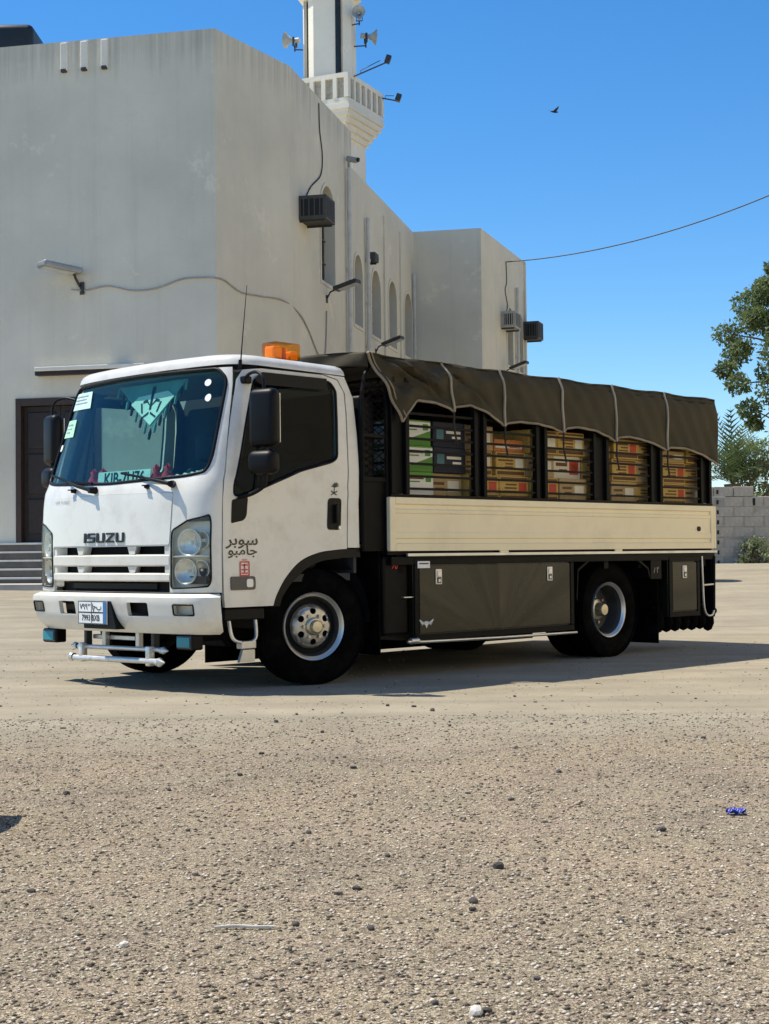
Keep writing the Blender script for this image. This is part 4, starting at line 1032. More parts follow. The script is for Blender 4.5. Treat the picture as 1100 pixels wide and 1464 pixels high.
for y in (-.80, .735):
    mb = MB(); mb.box(.86, .95, y - .085, y + .085, .275, .375, .012); bl = mb.build('blue_lamp', 'black_plastic', T)
    mb = MB(); mb.box(.948, .956, y - .075, y + .075, .285, .365, .004); mb.build('lamp_lens', 'marker_blue', bl)
    mb = MB(); mb.box(.956, .962, y - .065, y + .065, .293, .357, .004); mb.build('lamp_core', 'blue_core', bl)
# doors
ARCH = [(p.x, p.y) for p in catmull([(2.325, .548, 0), (2.37, .63, 0), (2.45, .735, 0), (2.58, .838, 0), (2.745, .893, 0), (2.90, .911, 0), (3.02, .918, 0), (3.145, .92, 0)], 5)]
DOOR = [(1.79, .548)] + [p for p in ARCH if p[0] < 3.022] + [(tx(-.285, 1.3), 1.3), (tx(-.29, 1.57), 1.57), (tx(-.297, 1.85), 1.85), (tx(-.29, 2.0), 2.0), (tx(-.235, 2.085), 2.085), (tx(-.1, 2.112), 2.112), (tx(.45, 2.112), 2.112), (1.60, 2.095), (1.50, 2.03), (1.545, 1.765), (1.625, 1.535), (1.75, 1.305), (1.78, 1.0)]
WIN = rnd([(1.955, 1.30), (1.97, 1.272), (tx(.66, 1.28), 1.265), (tx(.46, 1.335), 1.335), (tx(.15, 1.447), 1.447), (tx(-.14, 1.515), 1.515), (tx(-.19, 1.545), 1.545), (tx(-.205, 1.8), 1.8), (tx(-.21, 2.01), 2.01), (tx(-.16, 2.066), 2.066), (tx(.43, 2.07), 2.07), (tx(.535, 2.02), 2.02), (tx(.61, 1.77), 1.77), (tx(.70, 1.45), 1.45)], .03, 3)
for s in (1, -1):
    d = panel('door', mir(DOOR, s), [mir(WIN, s)], skin(.002), .055, .035, 'paint_white', T, outd)
    panel('window_pane', mir(grow(WIN, .004), s), [], skin(-.014), .07, .005, 'glass_side' if s > 0 else 'glass_clear', d, outd)
    mb = MB(); mb.tube([cab(t, z, -.002) for t, z in dens(mir(WIN, s), .03)], .011, 6, closed=True); mb.build('window_seal', 'black_plastic', d, 60)
    div = dens([(s * tx(.60, 1.30), 1.30), (s * tx(.50, 2.06), 2.06)], .1)
    mb = MB(); mb.tube([cab(s * tx(.56, 1.315), 1.31, -.01), cab(s * tx(.50, 1.7), 1.7, -.01), cab(s * tx(.45, 2.06), 2.06, -.01)], .012, 6); mb.build('quarter_bar', 'black_plastic', d)
    panel('window_visor', mir([(tx(-.14, 2.0), 2.005), (tx(.46, 2.0), 2.0), (tx(.52, 2.03), 2.03), (tx(.44, 2.085), 2.085), (tx(-.14, 2.085), 2.085)], s), [], skin(.028), .06, .004, 'black_plastic', d, outd)
    panel('inner_trim', mir(DOOR, s), [mir(grow(WIN, .03), s)], skin(-.06), .10, .008, 'interior_dark', d, outd)
    # handle: recessed cup with a pull
    panel('handle_cup', mir(rc(2.83, 2.958, 1.048, 1.266, .03), s), [], skin(.006), .05, .003, 'black_plastic', d, outd)
    mb = MB(); y = s * 1.012; mb.box(-.172, -.145, y - .012, y + .012, 1.09, 1.225, .01); mb.build('handle_pull', 'black_plastic', d, 40)
    mb = MB(); y = s * 1.0; mb.cyl((-.19, y - .01, 1.065), (-.19, y + .01, 1.065), .012); mb.build('key_lock', 'steel', d)
    panel('door_vent', mir(rnd([(1.945, 1.085), (2.08, 1.105), (2.105, 1.135), (2.112, 1.262), (1.945, 1.235)], .02, 3), s), [], skin(.006), .05, .003, 'black_plastic', d, outd)
    mk = panel('side_marker', mir(rc(1.942, 2.184, .658, .745, .02), s), [], skin(.010), .05, .008, 'marker_blue', d, outd)
    panel('marker_end', mir(rc(2.11, 2.165, .675, .728, .015), s), [], skin(.014), .05, .003, 'lens_reflector', d, outd)
    # wheel opening lip
    low = ARCH[::-1]
    low = [(t + .045 * (1 - k / (len(low) - 1)) * 0 + (.055 if z < .8 else .055 * (.93 - z) / .13), z - .055 * min(1, max(0, (z - .6) / .25))) for k, (t, z) in enumerate(low)]
    panel('wheel_arch_lip', mir([(t, z - .004) for t, z in ARCH] + [(t, z - .006) for t, z in low], s), [], skin(-.006), .05, .03, 'black_plastic', T, outd)
    # quarter panel behind the door
    qp = [(3.03, .926), (3.142, .926), (tx(-.395, 1.3), 1.3), (tx(-.395, 1.72), 1.72), (tx(-.376, 1.97), 1.97), (tx(-.31, 2.114), 2.114), (tx(-.11, 2.119), 2.119), (tx(-.245, 2.092), 2.092), (tx(-.302, 2.0), 2.0), (tx(-.309, 1.85), 1.85), (tx(-.302, 1.57), 1.57), (tx(-.297, 1.3), 1.3)]
    panel('quarter_panel', mir(qp, s), [], skin(0), .055, .03, 'paint_white', T, outd)
# writing and marks on the near door
def on_door(x0, z0, off=.0045): return lambda x, y: cab(tx(x0 - x, z0), z0 + y, off)
nd = [o for o in T.children if o.name.startswith('door')][0]
obj('door_lettering', text_mesh('\ufeae\ufe91\ufeee\ufeb3', .098, on_door(.668, .978), sx=1.42, bold=.0015), 'lettering_brown', nd)
obj('door_lettering', text_mesh('\ufeee\ufe92\ufee3\ufe8e\ufe9f', .086, on_door(.668, .910), sx=1.30, bold=.0015), 'lettering_brown', nd)
# small red seal: ring of a ruffled square with strokes inside
mb = MB(); f = on_door(.652, .796, .005); g = on_door(.652, .796, .0062)
def flat(poly):
    mb.prism(poly, lambda p: f(*p), lambda p: g(*p))
for a, b, c, d in ((-.040, .040, .038, .046), (-.040, .040, -.05, -.042), (-.042, -.034, -.042, .038), (.034, .042, -.042, .038), (-.026, .026, .018, .026), (-.004, .004, -.03, .03), (-.026, -.008, -.012, -.004), (.008, .026, -.012, -.004), (-.026, .026, -.034, -.027), (-.02, .02, .052, .058)): flat([(a, c), (b, c), (b, d), (a, d)])
mb.build('red_seal', 'lettering_red', nd)
# palm over crossed swords above the handle
mb = MB(); f = on_door(-.16, 1.325, .0045); g = on_door(-.16, 1.325, .0058)
for k in range(7):
    a = R(-75 + 25 * k); flat([(0, .012), (.030 * math.sin(a - .12), .016 + .030 * math.cos(a - .12)), (.036 * math.sin(a), .016 + .034 * math.cos(a)), (.030 * math.sin(a + .12), .016 + .030 * math.cos(a + .12))])
flat([(-.003, -.02), (.003, -.02), (.002, .015), (-.002, .015)])
for s in (-1, 1): flat([(-.028 * s, -.036), (-.024 * s, -.041), (.030 * s, -.014), (.026 * s, -.008)])
mb.build('palm_emblem', 'lettering_black', nd)
# roof
ZR = 2.121
ring = [cab(t, ZR) for t in [-(3.0 - .06 * k) for k in range(0)]]
tr = tx(-.315, ZR); ts = [-tr + 2 * tr * k / 90 for k in range(91)]
base = [cab(t, ZR) for t in ts]
rear = [Vector((-.325, y, ZR)) for y in [.94 - .06 - 1.76 * k / 14 for k in range(15)]]
ringp = base + [Vector((-.322, .91, ZR))] + rear + [Vector((-.322, -.91, ZR))]
mb = MB(); cen = Vector((.22, 0, 0)); rows = []
for z, k in ((2.121, 1.0), (2.15, .992), (2.175, .972), (2.192, .935), (2.204, .87), (2.214, .74), (2.222, .5), (2.226, .25)):
    rows.append([mb.bm.verts.new((cen.x + (p.x - cen.x) * k, p.y * k, z + (.012 * (p.x + .4) if k > .9 else 0))) for p in ringp])
for a, b in zip(rows, rows[1:]):
    n = len(a)
    for i in range(n): mb.bm.faces.new((a[i], a[(i + 1) % n], b[(i + 1) % n], b[i]))
mb.bm.faces.new(rows[-1]); 
roof = mb.build('roof', 'paint_white', T, 50)
mb = MB(); mb.prism([(p.x * .97 + .006, p.y * .97) for p in ringp], lambda p: Vector((p[0], p[1], 2.085)), lambda p: Vector((p[0], p[1], 2.10))); mb.build('headliner', 'interior_grey', T)
# back wall and cab interior
mb = MB(); g = [(-.96, .75), (.96, .75), (.96, 1.7), (.92, 2.0), (.86, 2.11), (-.86, 2.11), (-.92, 2.0), (-.96, 1.7)]
mb.prism(g, lambda p: Vector((-.392 + .03 * max(0, p[1] - 1.8), p[0], p[1])), lambda p: Vector((-.365 + .03 * max(0, p[1] - 1.8), p[0], p[1]))); mb.build('rear_wall', 'interior_dark', T)
mb = MB(); mb.box(-.36, .93, -.93, .93, .70, .75).box(.90, .93, -.70, .70, .75, 1.30).box(.60, .90, -.88, .88, .75, .80); mb.build('cab_floor', 'interior_dark', T)
mb = MB(); mb.prism([(.55, 1.12), (.93, 1.10), (.93, 1.30), (.84, 1.345), (.62, 1.335), (.55, 1.28)], lambda p: Vector((p[0], -.88, p[1])), lambda p: Vector((p[0], .88, p[1]))); mb.build('dashboard', 'interior_grey', T)
for y, w in ((.50, .27), (-.50, .27), (-.02, .17)):
    mb = MB(); mb.box(-.22, .30, y - w, y + w, .78, 1.05, .05, 3); st_ = mb.build('seat', 'seat_cloth', T, 50)
    mb = MB(); mb.box(-.33, -.20, y - w, y + w, 1.02, 1.56, .05, 3, mat=Matrix.Translation((-.25, 0, 1.05)) @ Matrix.Rotation(R(-5), 4, 'Y') @ Matrix.Translation((.25, 0, -1.05))); mb.build('backrest', 'seat_cloth', st_, 50)
    mb = MB(); mb.box(-.33, -.23, y - .13, y + .13, 1.60, 1.80, .04, 3); mb.build('headrest', 'seat_cloth', st_, 50)
mb = MB(); mb.lathe([(.20 + .014 * math.cos(t), .014 * math.sin(t)) for t in [2 * math.pi * k / 10 for k in range(10)]], 32, axis='Z', closed=True)
bmesh.ops.transform(mb.bm, matrix=Matrix.Translation((.42, .48, 1.33)) @ Matrix.Rotation(R(-38), 4, 'Y'), verts=mb.bm.verts); sw = mb.build('steering_wheel', 'black_plastic', T, 60)
mb = MB(); mb.cyl((.42, .48, 1.33), (.62, .48, 1.08), .03).box(.38, .46, .30, .66, 1.30, 1.345, .01); mb.build('steering_column', 'black_plastic', sw)
# stickers on the screen
for nm, q, m_ in (('permit_sticker', [(-1.22, 2.065), (-.72, 2.065), (-.66, 1.94), (-1.16, 1.94)], 'sticker_teal'), ('permit_sticker', [(-1.24, 1.868), (-.90, 1.868), (-.86, 1.74), (-1.22, 1.74)], 'sticker_green'),
                 ('round_sticker', rc(-1.27, -1.10, 1.645, 1.69, .03), 'sticker_white'), ('round_sticker', [(.95 + .045 * math.cos(2 * math.pi * k / 12), 2.018 + .024 * math.sin(2 * math.pi * k / 12)) for k in range(12)], 'sticker_white'),
                 ('round_sticker', [(1.0 + .05 * math.cos(2 * math.pi * k / 12), 1.914 + .026 * math.sin(2 * math.pi * k / 12)) for k in range(12)], 'sticker_white')):
    panel(nm, q, [], skin(-.003), .08, .002, m_, wsg, outd)
for (t0, t1, z) in ((-1.14, -.78, 2.035), (-1.13, -.80, 2.01), (-1.10, -.76, 1.985), (-1.16, -.95, 1.83), (-1.14, -.95, 1.80), (-1.12, -.98, 1.775)):
    panel('sticker_print', [(t0, z), (t1, z), (t1, z + .008), (t0, z + .008)], [], skin(-.0005), .1, .001, 'lettering_grey', wsg, outd)
# wipers
for (tp, zp), (t1, z1), (t2, z2) in (((-.14, 1.333), (-.55, 1.405), (-1.10, 1.47)), ((.80, 1.345), (.45, 1.395), (.12, 1.44))):
    mb = MB(); P = [cab(tp, zp, .035), cab((tp + t1) / 2, (zp + z1) / 2, .045), cab(t1, z1, .03)]; mb.tube(P, [.016, .012, .008], 8); w = mb.build('wiper', 'black_plastic', T, 60)
    mb = MB(); dt = (t2 - t1) * .9; mb.tube([cab(t1 - dt * .7, z1 - (z2 - z1) * .35, .014), cab(t1, z1, .02), cab(t2, z2, .012)], .009, 6); mb.build('blade', 'black_plastic', w, 60)
    mb = MB(); mb.cyl(cab(tp, zp, .0), cab(tp, zp, .055), .026, .02, 14); mb.build('pivot', 'black_plastic', w, 40)
for t in (-.44, .49):
    mb = MB(); mb.cyl(cab(t, 1.337, 0), cab(t, 1.337, .03), .018, .012, 10); mb.box(-.012, .012, -.03, .012, -.004, .004, mat=Matrix.Translation(cab(t, 1.345, .028))); mb.build('washer_jet', 'black_plastic', T)
# mirrors: upper case, lower convex case, looped arms
for s in (1, -1):
    y = s * 1.19
    mb = MB(); mb.box(.60, .70, y - .105, y + .105, 1.57, 1.945, .045, 4, mat=Matrix.Translation((.65, y, 0)) @ Matrix.Rotation(R(s * 12), 4, 'Z') @ Matrix.Translation((-.65, -y, 0))); mr_ = mb.build('mirror', 'black_plastic', T, 50)
    mb = MB(); mb.box(.600, .606, y - .085, y + .085, 1.60, 1.915, .0, mat=Matrix.Translation((.645, y, 0)) @ Matrix.Rotation(R(s * 12), 4, 'Z') @ Matrix.Translation((-.65, -y, 0))); mb.build('mirror_glass', 'chrome', mr_)
    mb = MB(); mb.box(.60, .72, y - .105, y + .105, 1.395, 1.55, .05, 4, mat=Matrix.Translation((.65, y, 0)) @ Matrix.Rotation(R(s * 12), 4, 'Z') @ Matrix.Translation((-.65, -y, 0))); mb.build('convex_case', 'black_plastic', mr_, 50)
    mb = MB(); mb.tube(catmull([(.60, s * .93, 2.03), (.63, s * 1.04, 2.06), (.65, s * 1.14, 2.05), (.655, y, 2.0), (.655, y, 1.93)], 5), .011, 8); mb.build('mirror_arm', 'black_plastic', mr_, 60)
    mb = MB(); mb.tube(catmull([(.655, y, 1.42), (.655, y, 1.33), (.68, s * 1.10, 1.275), (.71, s * 1.0, 1.255)], 5), .014, 8); mb.build('mirror_arm', 'black_plastic', mr_, 60)
    mb = MB(); mb.cyl((.655, y, 1.53), (.655, y, 1.6), .02); mb.build('case_joint', 'black_plastic', mr_)
    mb = MB(); mb.box(.56, .62, s * .94 - .03, s * .94 + .03, 2.0, 2.05, .01); mb.build('arm_foot', 'black_plastic', mr_)
# beacon and aerial on the roof
bc = empty('beacon', (-.075, .55, 2.215), 0, roof)
mb = MB(); mb.box(-.135, .135, -.085, .085, -.02, .03, .01); mb.build('beacon_base', 'steel', bc)
mb = MB(); mb.box(-.126, .126, -.076, .076, .031, .155, .022, 4); mb.build('beacon_lens', 'amber_lens', bc, 40)
mb = MB(); mb.box(-.10, .10, -.05, -.04, .035, .13).box(-.115, -.05, -.05, .05, .034, .10, .01).box(.03, .115, -.05, .05, .034, .125, .015); mb.build('reflector', 'amber_core', bc)
mb = MB(); mb.cyl((-.01, .0, .034), (-.01, .0, .12), .03, .024, 14); mb.build('lamp_core', 'amber_deep', bc)
mb = MB(); mb.tube([(.60, .90, 2.12), (.575, .90, 2.35), (.53, .89, 2.66)], [.005, .0035, .002], 6).cyl((.605, .90, 2.10), (.60, .90, 2.16), .012); mb.build('aerial', 'black_plastic', roof)
# step below the door
stp = empty('cab_step', (.62, .93, .2), 0, T)
mb = MB(); mb.tube(catmull([(.125, 0, .30), (.12, .02, .18), (.09, .03, .13), (0, .035, .115), (-.07, .03, .13), (-.095, .02, .18), (-.10, 0, .30)], 4), .012, 8); mb.build('step_loop', 'steel', stp, 60)
mb = MB(); mb.box(-.07, .05, -.01, .05, .075, .125, .006).prism([(-.06, -.01), (.07, -.01), (.04, .07), (-.06, .07)], lambda p: Vector((p[0], .02, p[1])), lambda p: Vector((p[0], .045, p[1]))); mb.build('tread_plate', 'steel', stp)
mb = MB(); mb.box(.46, .80, .60, .96, .46, .54, .01); mb.build('sill', 'black_plastic', T)

# ------------------------------------------------------------------ wheels
def tyre_mesh(ro=.395, ri=.222, w=.20):
    mb = MB(); h = w / 2
    prof = [(ri, -h * .62), (ri + .02, -h * .80), (ri + .06, -h * .98), (ri + .11, -h), (ro - .03, -h * .93), (ro - .008, -h * .82)]
    for k in range(5):
        a = -h * .80 + k * h * .4; prof += [(ro, a), (ro, a + h * .28), (ro - .014, a + h * .30), (ro - .014, a + h * .38)]
    prof = prof[:-2] + [(ro - .008, h * .82), (ro - .03, h * .93), (ri + .11, h), (ri + .06, h * .98), (ri + .02, h * .80), (ri, h * .62)]
    mb.lathe(prof, 56)
    me = bpy.data.meshes.new('tyre'); bmesh.ops.recalc_face_normals(mb.bm, faces=mb.bm.faces); mb.bm.to_mesh(me); mb.bm.free(); me.shade_smooth(); me.set_sharp_from_angle(angle=R(35)); me.materials.append(MATS['rubber']); return me
TY = tyre_mesh()
def wheel(loc, s, steer, front):
    """s is +1 on the near side; axle along Y, outer face at +Y before mirroring"""
    w = empty('wheel', loc, steer + (0 if s > 0 else math.pi), T)
    obj('tyre', TY, None, w)
    mb = MB(); mb.lathe([(.205, .068), (.214, .078), (.221, .089), (.229, .094), (.233, .085), (.226, .06)], 48); rm = mb.build('rim', 'rim_chrome', w, 40)
    mb = MB(); mb.lathe([(.2055, .0685), (.196, .05), (.189, .03), (.186, -.05), (.205, -.075), (.225, -.09), (.228, -.08)], 48); mb.build('rim_barrel', 'metal_dark', w, 40)
    if front:
        def dish(r): return interp([(0, .085), (.06, .085), (.09, .080), (.12, .076), (.140, .066), (.152, .03), (.19, .0)], r)
        holes = [[(.106 * math.cos(a0) + .0235 * math.cos(b), .106 * math.sin(a0) + .0235 * math.sin(b)) for b in [2 * math.pi * q / 14 for q in range(14)]] for a0 in [math.pi / 6 + math.pi / 3 * k for k in range(6)]]
        outc = [(.152 * math.cos(2 * math.pi * k / 48), .152 * math.sin(2 * math.pi * k / 48)) for k in range(48)]
        panel('disc', outc, holes, lambda x, z: Vector((x, dish(math.hypot(x, z)), z)), .022, .008, 'rim_silver', w, (0, 1, 0), smooth=50)
        mb = MB(); mb.cyl((0, .0, 0), (0, .01, 0), .187, n=40); mb.build('brake_drum', 'void_black', w)
        mb = MB(); mb.lathe([(.062, .08), (.062, .10), (.055, .108), (.044, .11), (.044, .135), (.036, .145), (.001, .147)], 28); mb.build('hub', 'hub_brass', w, 40)
        for k in range(6):
            a = math.pi / 3 * k; mb = MB(); c = Vector((.079 * math.cos(a), .078, .079 * math.sin(a))); mb.cyl(c, c + Vector((0, .026, 0)), .013, .011, 6); mb.build('wheel_nut', 'rim_silver', w)
    else:
        mb = MB(); mb.lathe([(.186, .03), (.182, -.02), (.17, -.055), (.14, -.065), (.085, -.065), (.08, -.06)], 40); mb.build('disc', 'metal_dark', w, 40)
        mb = MB(); mb.lathe([(.085, -.066), (.085, -.03), (.06, -.02), (.052, .03), (.045, .045), (.001, .047)], 28); mb.build('hub', 'hub_brass', w, 40)
        for k in range(6):
            a = math.pi / 3 * k + .3; mb = MB(); c = Vector((.11 * math.cos(a), -.064, .11 * math.sin(a))); mb.cyl(c, c + Vector((0, .03, 0)), .014, .012, 6); mb.build('wheel_nut', 'rim_silver', w)
        o = obj('inner_tyre', TY, None, w, (0, -.235, 0))
    return w
STEER = R(-16)
wheel((-.02, .86, .394), 1, STEER, True); wheel((-.02, -.86, .394), -1, STEER, True)
wheel((-3.365, .885, .394), 1, 0, False); wheel((-3.365, -.885, .394), -1, 0, False)
# dark well round the front wheels, mud flaps, chassis
for s in (1, -1):
    mb = MB(); mb.grid(lambda u, v: Vector((-.02 + .52 * math.cos(math.pi * u), s * (.40 + .545 * v), .40 + .50 * math.sin(math.pi * u))), 20, 2)
    mb.grid(lambda u, v: Vector((-.60 + 1.15 * u, s * .40, .30 + .62 * v)), 2, 2); mb.build('wheel_liner', 'void_black', T)
    mb = MB(); mb.box(-.60, -.585, s * .62 - .0 if s > 0 else -.99, .99 if s > 0 else -.62, .17, .92, .003); mb.build('mud_flap', 'rubber', T)
    mb = MB(); mb.box(-4.06, -4.045, .58 if s > 0 else -1.0, 1.0 if s > 0 else -.58, .08, .86, .003); mb.build('mud_flap', 'rubber', T)
for s in (1, -1):
    mb = MB(); mb.box(-4.85, .80, s * .40 - .03, s * .40 + .03, .52, .72, .005); mb.build('chassis_rail', 'black_paint', T)
mb = MB(); mb.cyl((-.02, -.80, .394), (-.02, .80, .394), .05).box(-.09, .05, -.55, .55, .30, .42, .02); mb.build('front_axle', 'black_paint', T)
mb = MB(); mb.cyl((-3.365, -.80, .394), (-3.365, .80, .394), .07)
mb.lathe([(.05, -.25), (.16, -.15), (.19, 0), (.16, .15), (.05, .25)], 20, (-3.365, 0, .394), 'Y'); mb.build('rear_axle', 'black_paint', T, 50)
mb = MB(); mb.box(-.95, .70, -.34, .34, .42, .74, .04); mb.build('engine', 'black_paint', T)
mb = MB(); mb.cyl((-1.2, -.72, .48), (-2.3, -.72, .48), .22, n=24); mb.build('fuel_tank', 'black_paint', T, 40)
mb = MB(); mb.box(-4.85, -.66, -1.036, -1.022, .025, .86); mb.build('underside_blackout', 'rubber', T)  # black sheet added on the far side to keep the underside dark
mb = MB(); mb.box(-.88, -.62, .45, 1.0, .30, .86, .02); mb.build('battery_box', 'black_paint', T)
mb = MB(); mb.box(-.60, -.44, .50, .96, .95, 2.0, .03, 3); mb.build('air_intake', 'black_plastic', T, 40)

# ------------------------------------------------------------------ cargo bed
XB0, XB1 = -.645, -4.90
mb = MB(); mb.box(XB1, XB0, -1.02, 1.02, .872, .915); mb.build('bed_floor', 'black_paint', T)
for k in range(9):
    x = XB0 - .15 - k * .5; mb = MB(); mb.box(x - .03, x + .03, -1.0, 1.0, .74, .870); mb.build('cross_member', 'black_paint', T)
def gate(y, s, name):
    prof = [(.900, 0), (.948, 0), (.958, -.013), (.985, -.013), (.993, -.004), (1.03, -.004), (1.038, -.009), (1.165, -.009), (1.173, -.004), (1.195, -.004), (1.203, -.014), (1.228, -.014), (1.238, 0), (1.282, 0), (1.282, -.035), (.900, -.035)]
    mb = MB(); mb.prism(prof, lambda p: Vector((XB0 - .06, y + s * p[1], p[0])), lambda p: Vector((XB1 + .05, y + s * p[1], p[0])))
    g = mb.build(name, 'paint_cream', T, 20)
    for a, b in ((XB0, XB0 - .06), (XB1 + .05, XB1)):
        mb = MB(); mb.box(min(a, b), max(a, b), min(y, y - s * .036), max(y, y - s * .036), .899, 1.283, .004, 1); mb.build('gate_end', 'paint_cream', g)
    for x in (-1.9, -3.4):
        mb = MB(); mb.box(x - .05, x + .05, y - .004 if s > 0 else y - .006, y + .006 if s > 0 else y + .004, .875, .899); mb.build('gate_hinge', 'paint_cream', g)
    return g
ng = gate(1.05, 1, 'side_gate'); gate(-1.05, -1, 'side_gate')
mb = MB(); mb.cyl((-4.65, 1.03, 1.076), (-4.65, 1.054, 1.076), .022, n=18); mb.build('gate_plug', 'black_plastic', ng)
mb = MB(); mb.box(XB1 - .035, XB1 - .002, -1.05, 1.05, .90, 1.282, .004); mb.build('tail_gate', 'paint_cream', T)
for s in (1, -1):
    mb = MB(); mb.box(XB1 - .03, XB0 - .17, s * 1.05 - .01, s * 1.05 + .012, .860, .882, .003); mb.build('rub_rail', 'steel', T)
    mb = MB(); mb.box(XB1 - .02, XB0 - .02, s * 1.02 - .02, s * 1.02 + .02, .80, .858, .003); mb.build('bed_beam', 'black_paint', T)
# slatted rack: top and bottom rails, paired posts, bars bay by bay
BAYS = [(-.84, -1.595), (-1.70, -2.34), (-2.446, -3.10), (-3.275, -3.93), (-4.07, -4.72)]
rack = empty('slat_rack', (0, 0, 1.28), 0, T)
def rk(mb, name, mat='black_paint'): return mb.build(name, mat, rack)
for s in (1, -1):
    y = s * 1.025
    for z0, z1 in ((1.286 - 1.28, 1.305 - 1.28), (.90, .94)):
        mb = MB(); mb.box(XB1 + .01, XB0 - .02, y - .02, y + .02, z0, z1); rk(mb, 'rail')
    edges = [XB0 - .045] + [v for b in BAYS for v in b] + [XB1 + .04]
    for x in edges:
        mb = MB(); mb.box(x - .020, x + .020, y - .022, y + .022, .026, .899, .004, 1); rk(mb, 'post')
    for (a, b) in zip([b[1] for b in BAYS[:-1]], [b[0] for b in BAYS[1:]]):
        mb = MB(); mb.box(b + .024, a - .024, y - .014, y - .008, .03, .895); rk(mb, 'post_plate')
    for (a, b) in ((XB0 - .07, BAYS[0][0] + .024), (BAYS[-1][1] - .024, XB1 + .065)):
        mb = MB(); mb.box(min(a, b), max(a, b), y - .014, y - .008, .03, .895); rk(mb, 'post_plate')
    for (a, b) in BAYS:
        for k in range(9):
            z = .068 + k * .0905; mb = MB(); mb.box(b + .021, a - .021, y - .010, y + .010, z - .0085, z + .0085); rk(mb, 'slat')
for x in (XB0 - .03, XB1 + .03):
    for k in range(9):
        mb = MB(); z = .068 + k * .0905; mb.box(x - .01, x + .01, -1.0, 1.0, z - .0085, z + .0085); rk(mb, 'cross_slat')
for k in range(6):
    x = XB0 - .04 - k * .832; mb = MB(); mb.tube([(x, -1.02, .94), (x, -.95, .965), (x, 0, .985), (x, .95, .965), (x, 1.02, .94)], .016, 8); rk(mb, 'roof_bow')
# expanded-metal guard between cab and rack
mg = empty('mesh_guard', (0, 0, 1.3), 0, T)
mb = MB()
gx0, gx1, gz0, gz1 = -.425, -.665, .12, .82
for k in range(-12, 26):
    for s in (1, -1):
        pts = []
        for q in range(9):
            u = q / 8; x = gx0 + (gx1 - gx0) * u; z = gz0 + k * .052 + s * u * .24 * .62 + (0 if s > 0 else .15)
            if gz0 <= z <= gz1: pts.append((x, 1.0, z))
        if len(pts) > 1: mb.tube(pts, .0042, 4)
mb.build('wire_mesh', 'black_paint', mg)
mb = MB(); mb.tube([(gx0, 1.0, -.4), (gx0, 1.0, .72), (gx0 - .03, 1.0, .84), (gx0 - .10, .98, .92), (gx1, .95, .95)], .014, 8).tube([(gx1, 1.0, -.4), (gx1, 1.0, .95)], .016, 8).box(gx1, gx0, .99, 1.01, .40, .425).box(gx1, gx0, .99, 1.01, .09, .12); mb.build('guard_frame', 'black_paint', mg)
mb = MB(); mb.box(gx1, gx0 - .02, .985, .995, -.40, .09); mb.build('guard_plate', 'black_paint', mg)
# tool boxes
def toolbox(x0, x1, z0, z1, name, latches, y=1.04):
    mb = MB(); mb.box(x1, x0, .62, y - .012, z0, z1, .006); t = mb.build(name, 'toolbox_paint', T)
    w = .045
    for (a, b, c, d) in ((x1, x0, z1 - w, z1), (x1, x0, z0, z0 + w), (x0 - w, x0, z0 + w, z1 - w), (x1, x1 + w, z0 + w, z1 - w)):
        mb = MB(); mb.box(a, b, y - .012, y + .004, c, d, .003, 1); mb.build('box_frame', 'black_paint', t)
    mb = MB(); mb.box(x1 + w + .008, x0 - w - .008, y - .012, y + .0015, z0 + w + .008, z1 - w - .008, .004); mb.build('box_lid', 'toolbox_paint', t)
    for x in latches:
        z = z1 - .135
        mb = MB(); mb.box(x - .034, x + .034, y + .001, y + .010, z - .056, z + .056, .006); la = mb.build('latch', 'chrome', t)
        mb = MB(); mb.box(x - .022, x + .022, y + .0095, y + .0115, z - .046, z - .004); mb.build('latch_recess', 'void_black', la)
        mb = MB(); mb.box(x - .012, x + .012, y + .011, y + .017, z - .04, z - .014, .003, 1).box(x - .022, x + .022, y + .010, y + .016, z + .0, z + .044, .003, 1); mb.build('latch_handle', 'chrome', la)
    return t
tb = toolbox(-.90, -2.79, .25, .845, 'tool_box', (-1.155, -2.47))
toolbox(-4.17, -4.66, .30, .83, 'tool_box', (-4.41,))
mb = MB(); mb.box(-1.06, -.93, 1.0445, 1.047, .775, .825, .0); st_ = mb.build('box_sticker', 'sticker_white', tb)
mb = MB(); mb.box(-1.045, -.945, 1.047, 1.048, .803, .812); mb.build('sticker_print', 'lettering_black', st_)
# winged emblem on the big tool box
mb = MB(); f = lambda x, z: Vector((-1.02 - x, 1.0424, .375 + z)); g = lambda x, z: Vector((-1.02 - x, 1.045, .375 + z))
for s in (-1, 1):
    for k in range(4):
        a = k * .012; flat([(s * .012, -.012 + a * .5), (s * (.075 - k * .008), .022 - a), (s * (.072 - k * .008), .030 - a), (s * .012, .0 + a * .5)])
flat([(-.010, -.016), (0, -.034), (.010, -.016), (.013, .008), (0, .018), (-.013, .008)]); mb.build('winged_emblem', 'sticker_white', tb)
mb = MB(); mb.tube([(-.80, 1.06, .252), (-.98, 1.06, .245), (-1.9, 1.065, .235), (-2.80, 1.055, .232)], .011, 8).cyl((-.84, 1.05, .255), (-.92, 1.05, .255), .022); mb.build('side_rail', 'steel', T, 40)
mb = MB(); mb.box(-.90, -.80, 1.0, 1.03, .565, .572); mb.build('indicator_rod', 'steel', T)
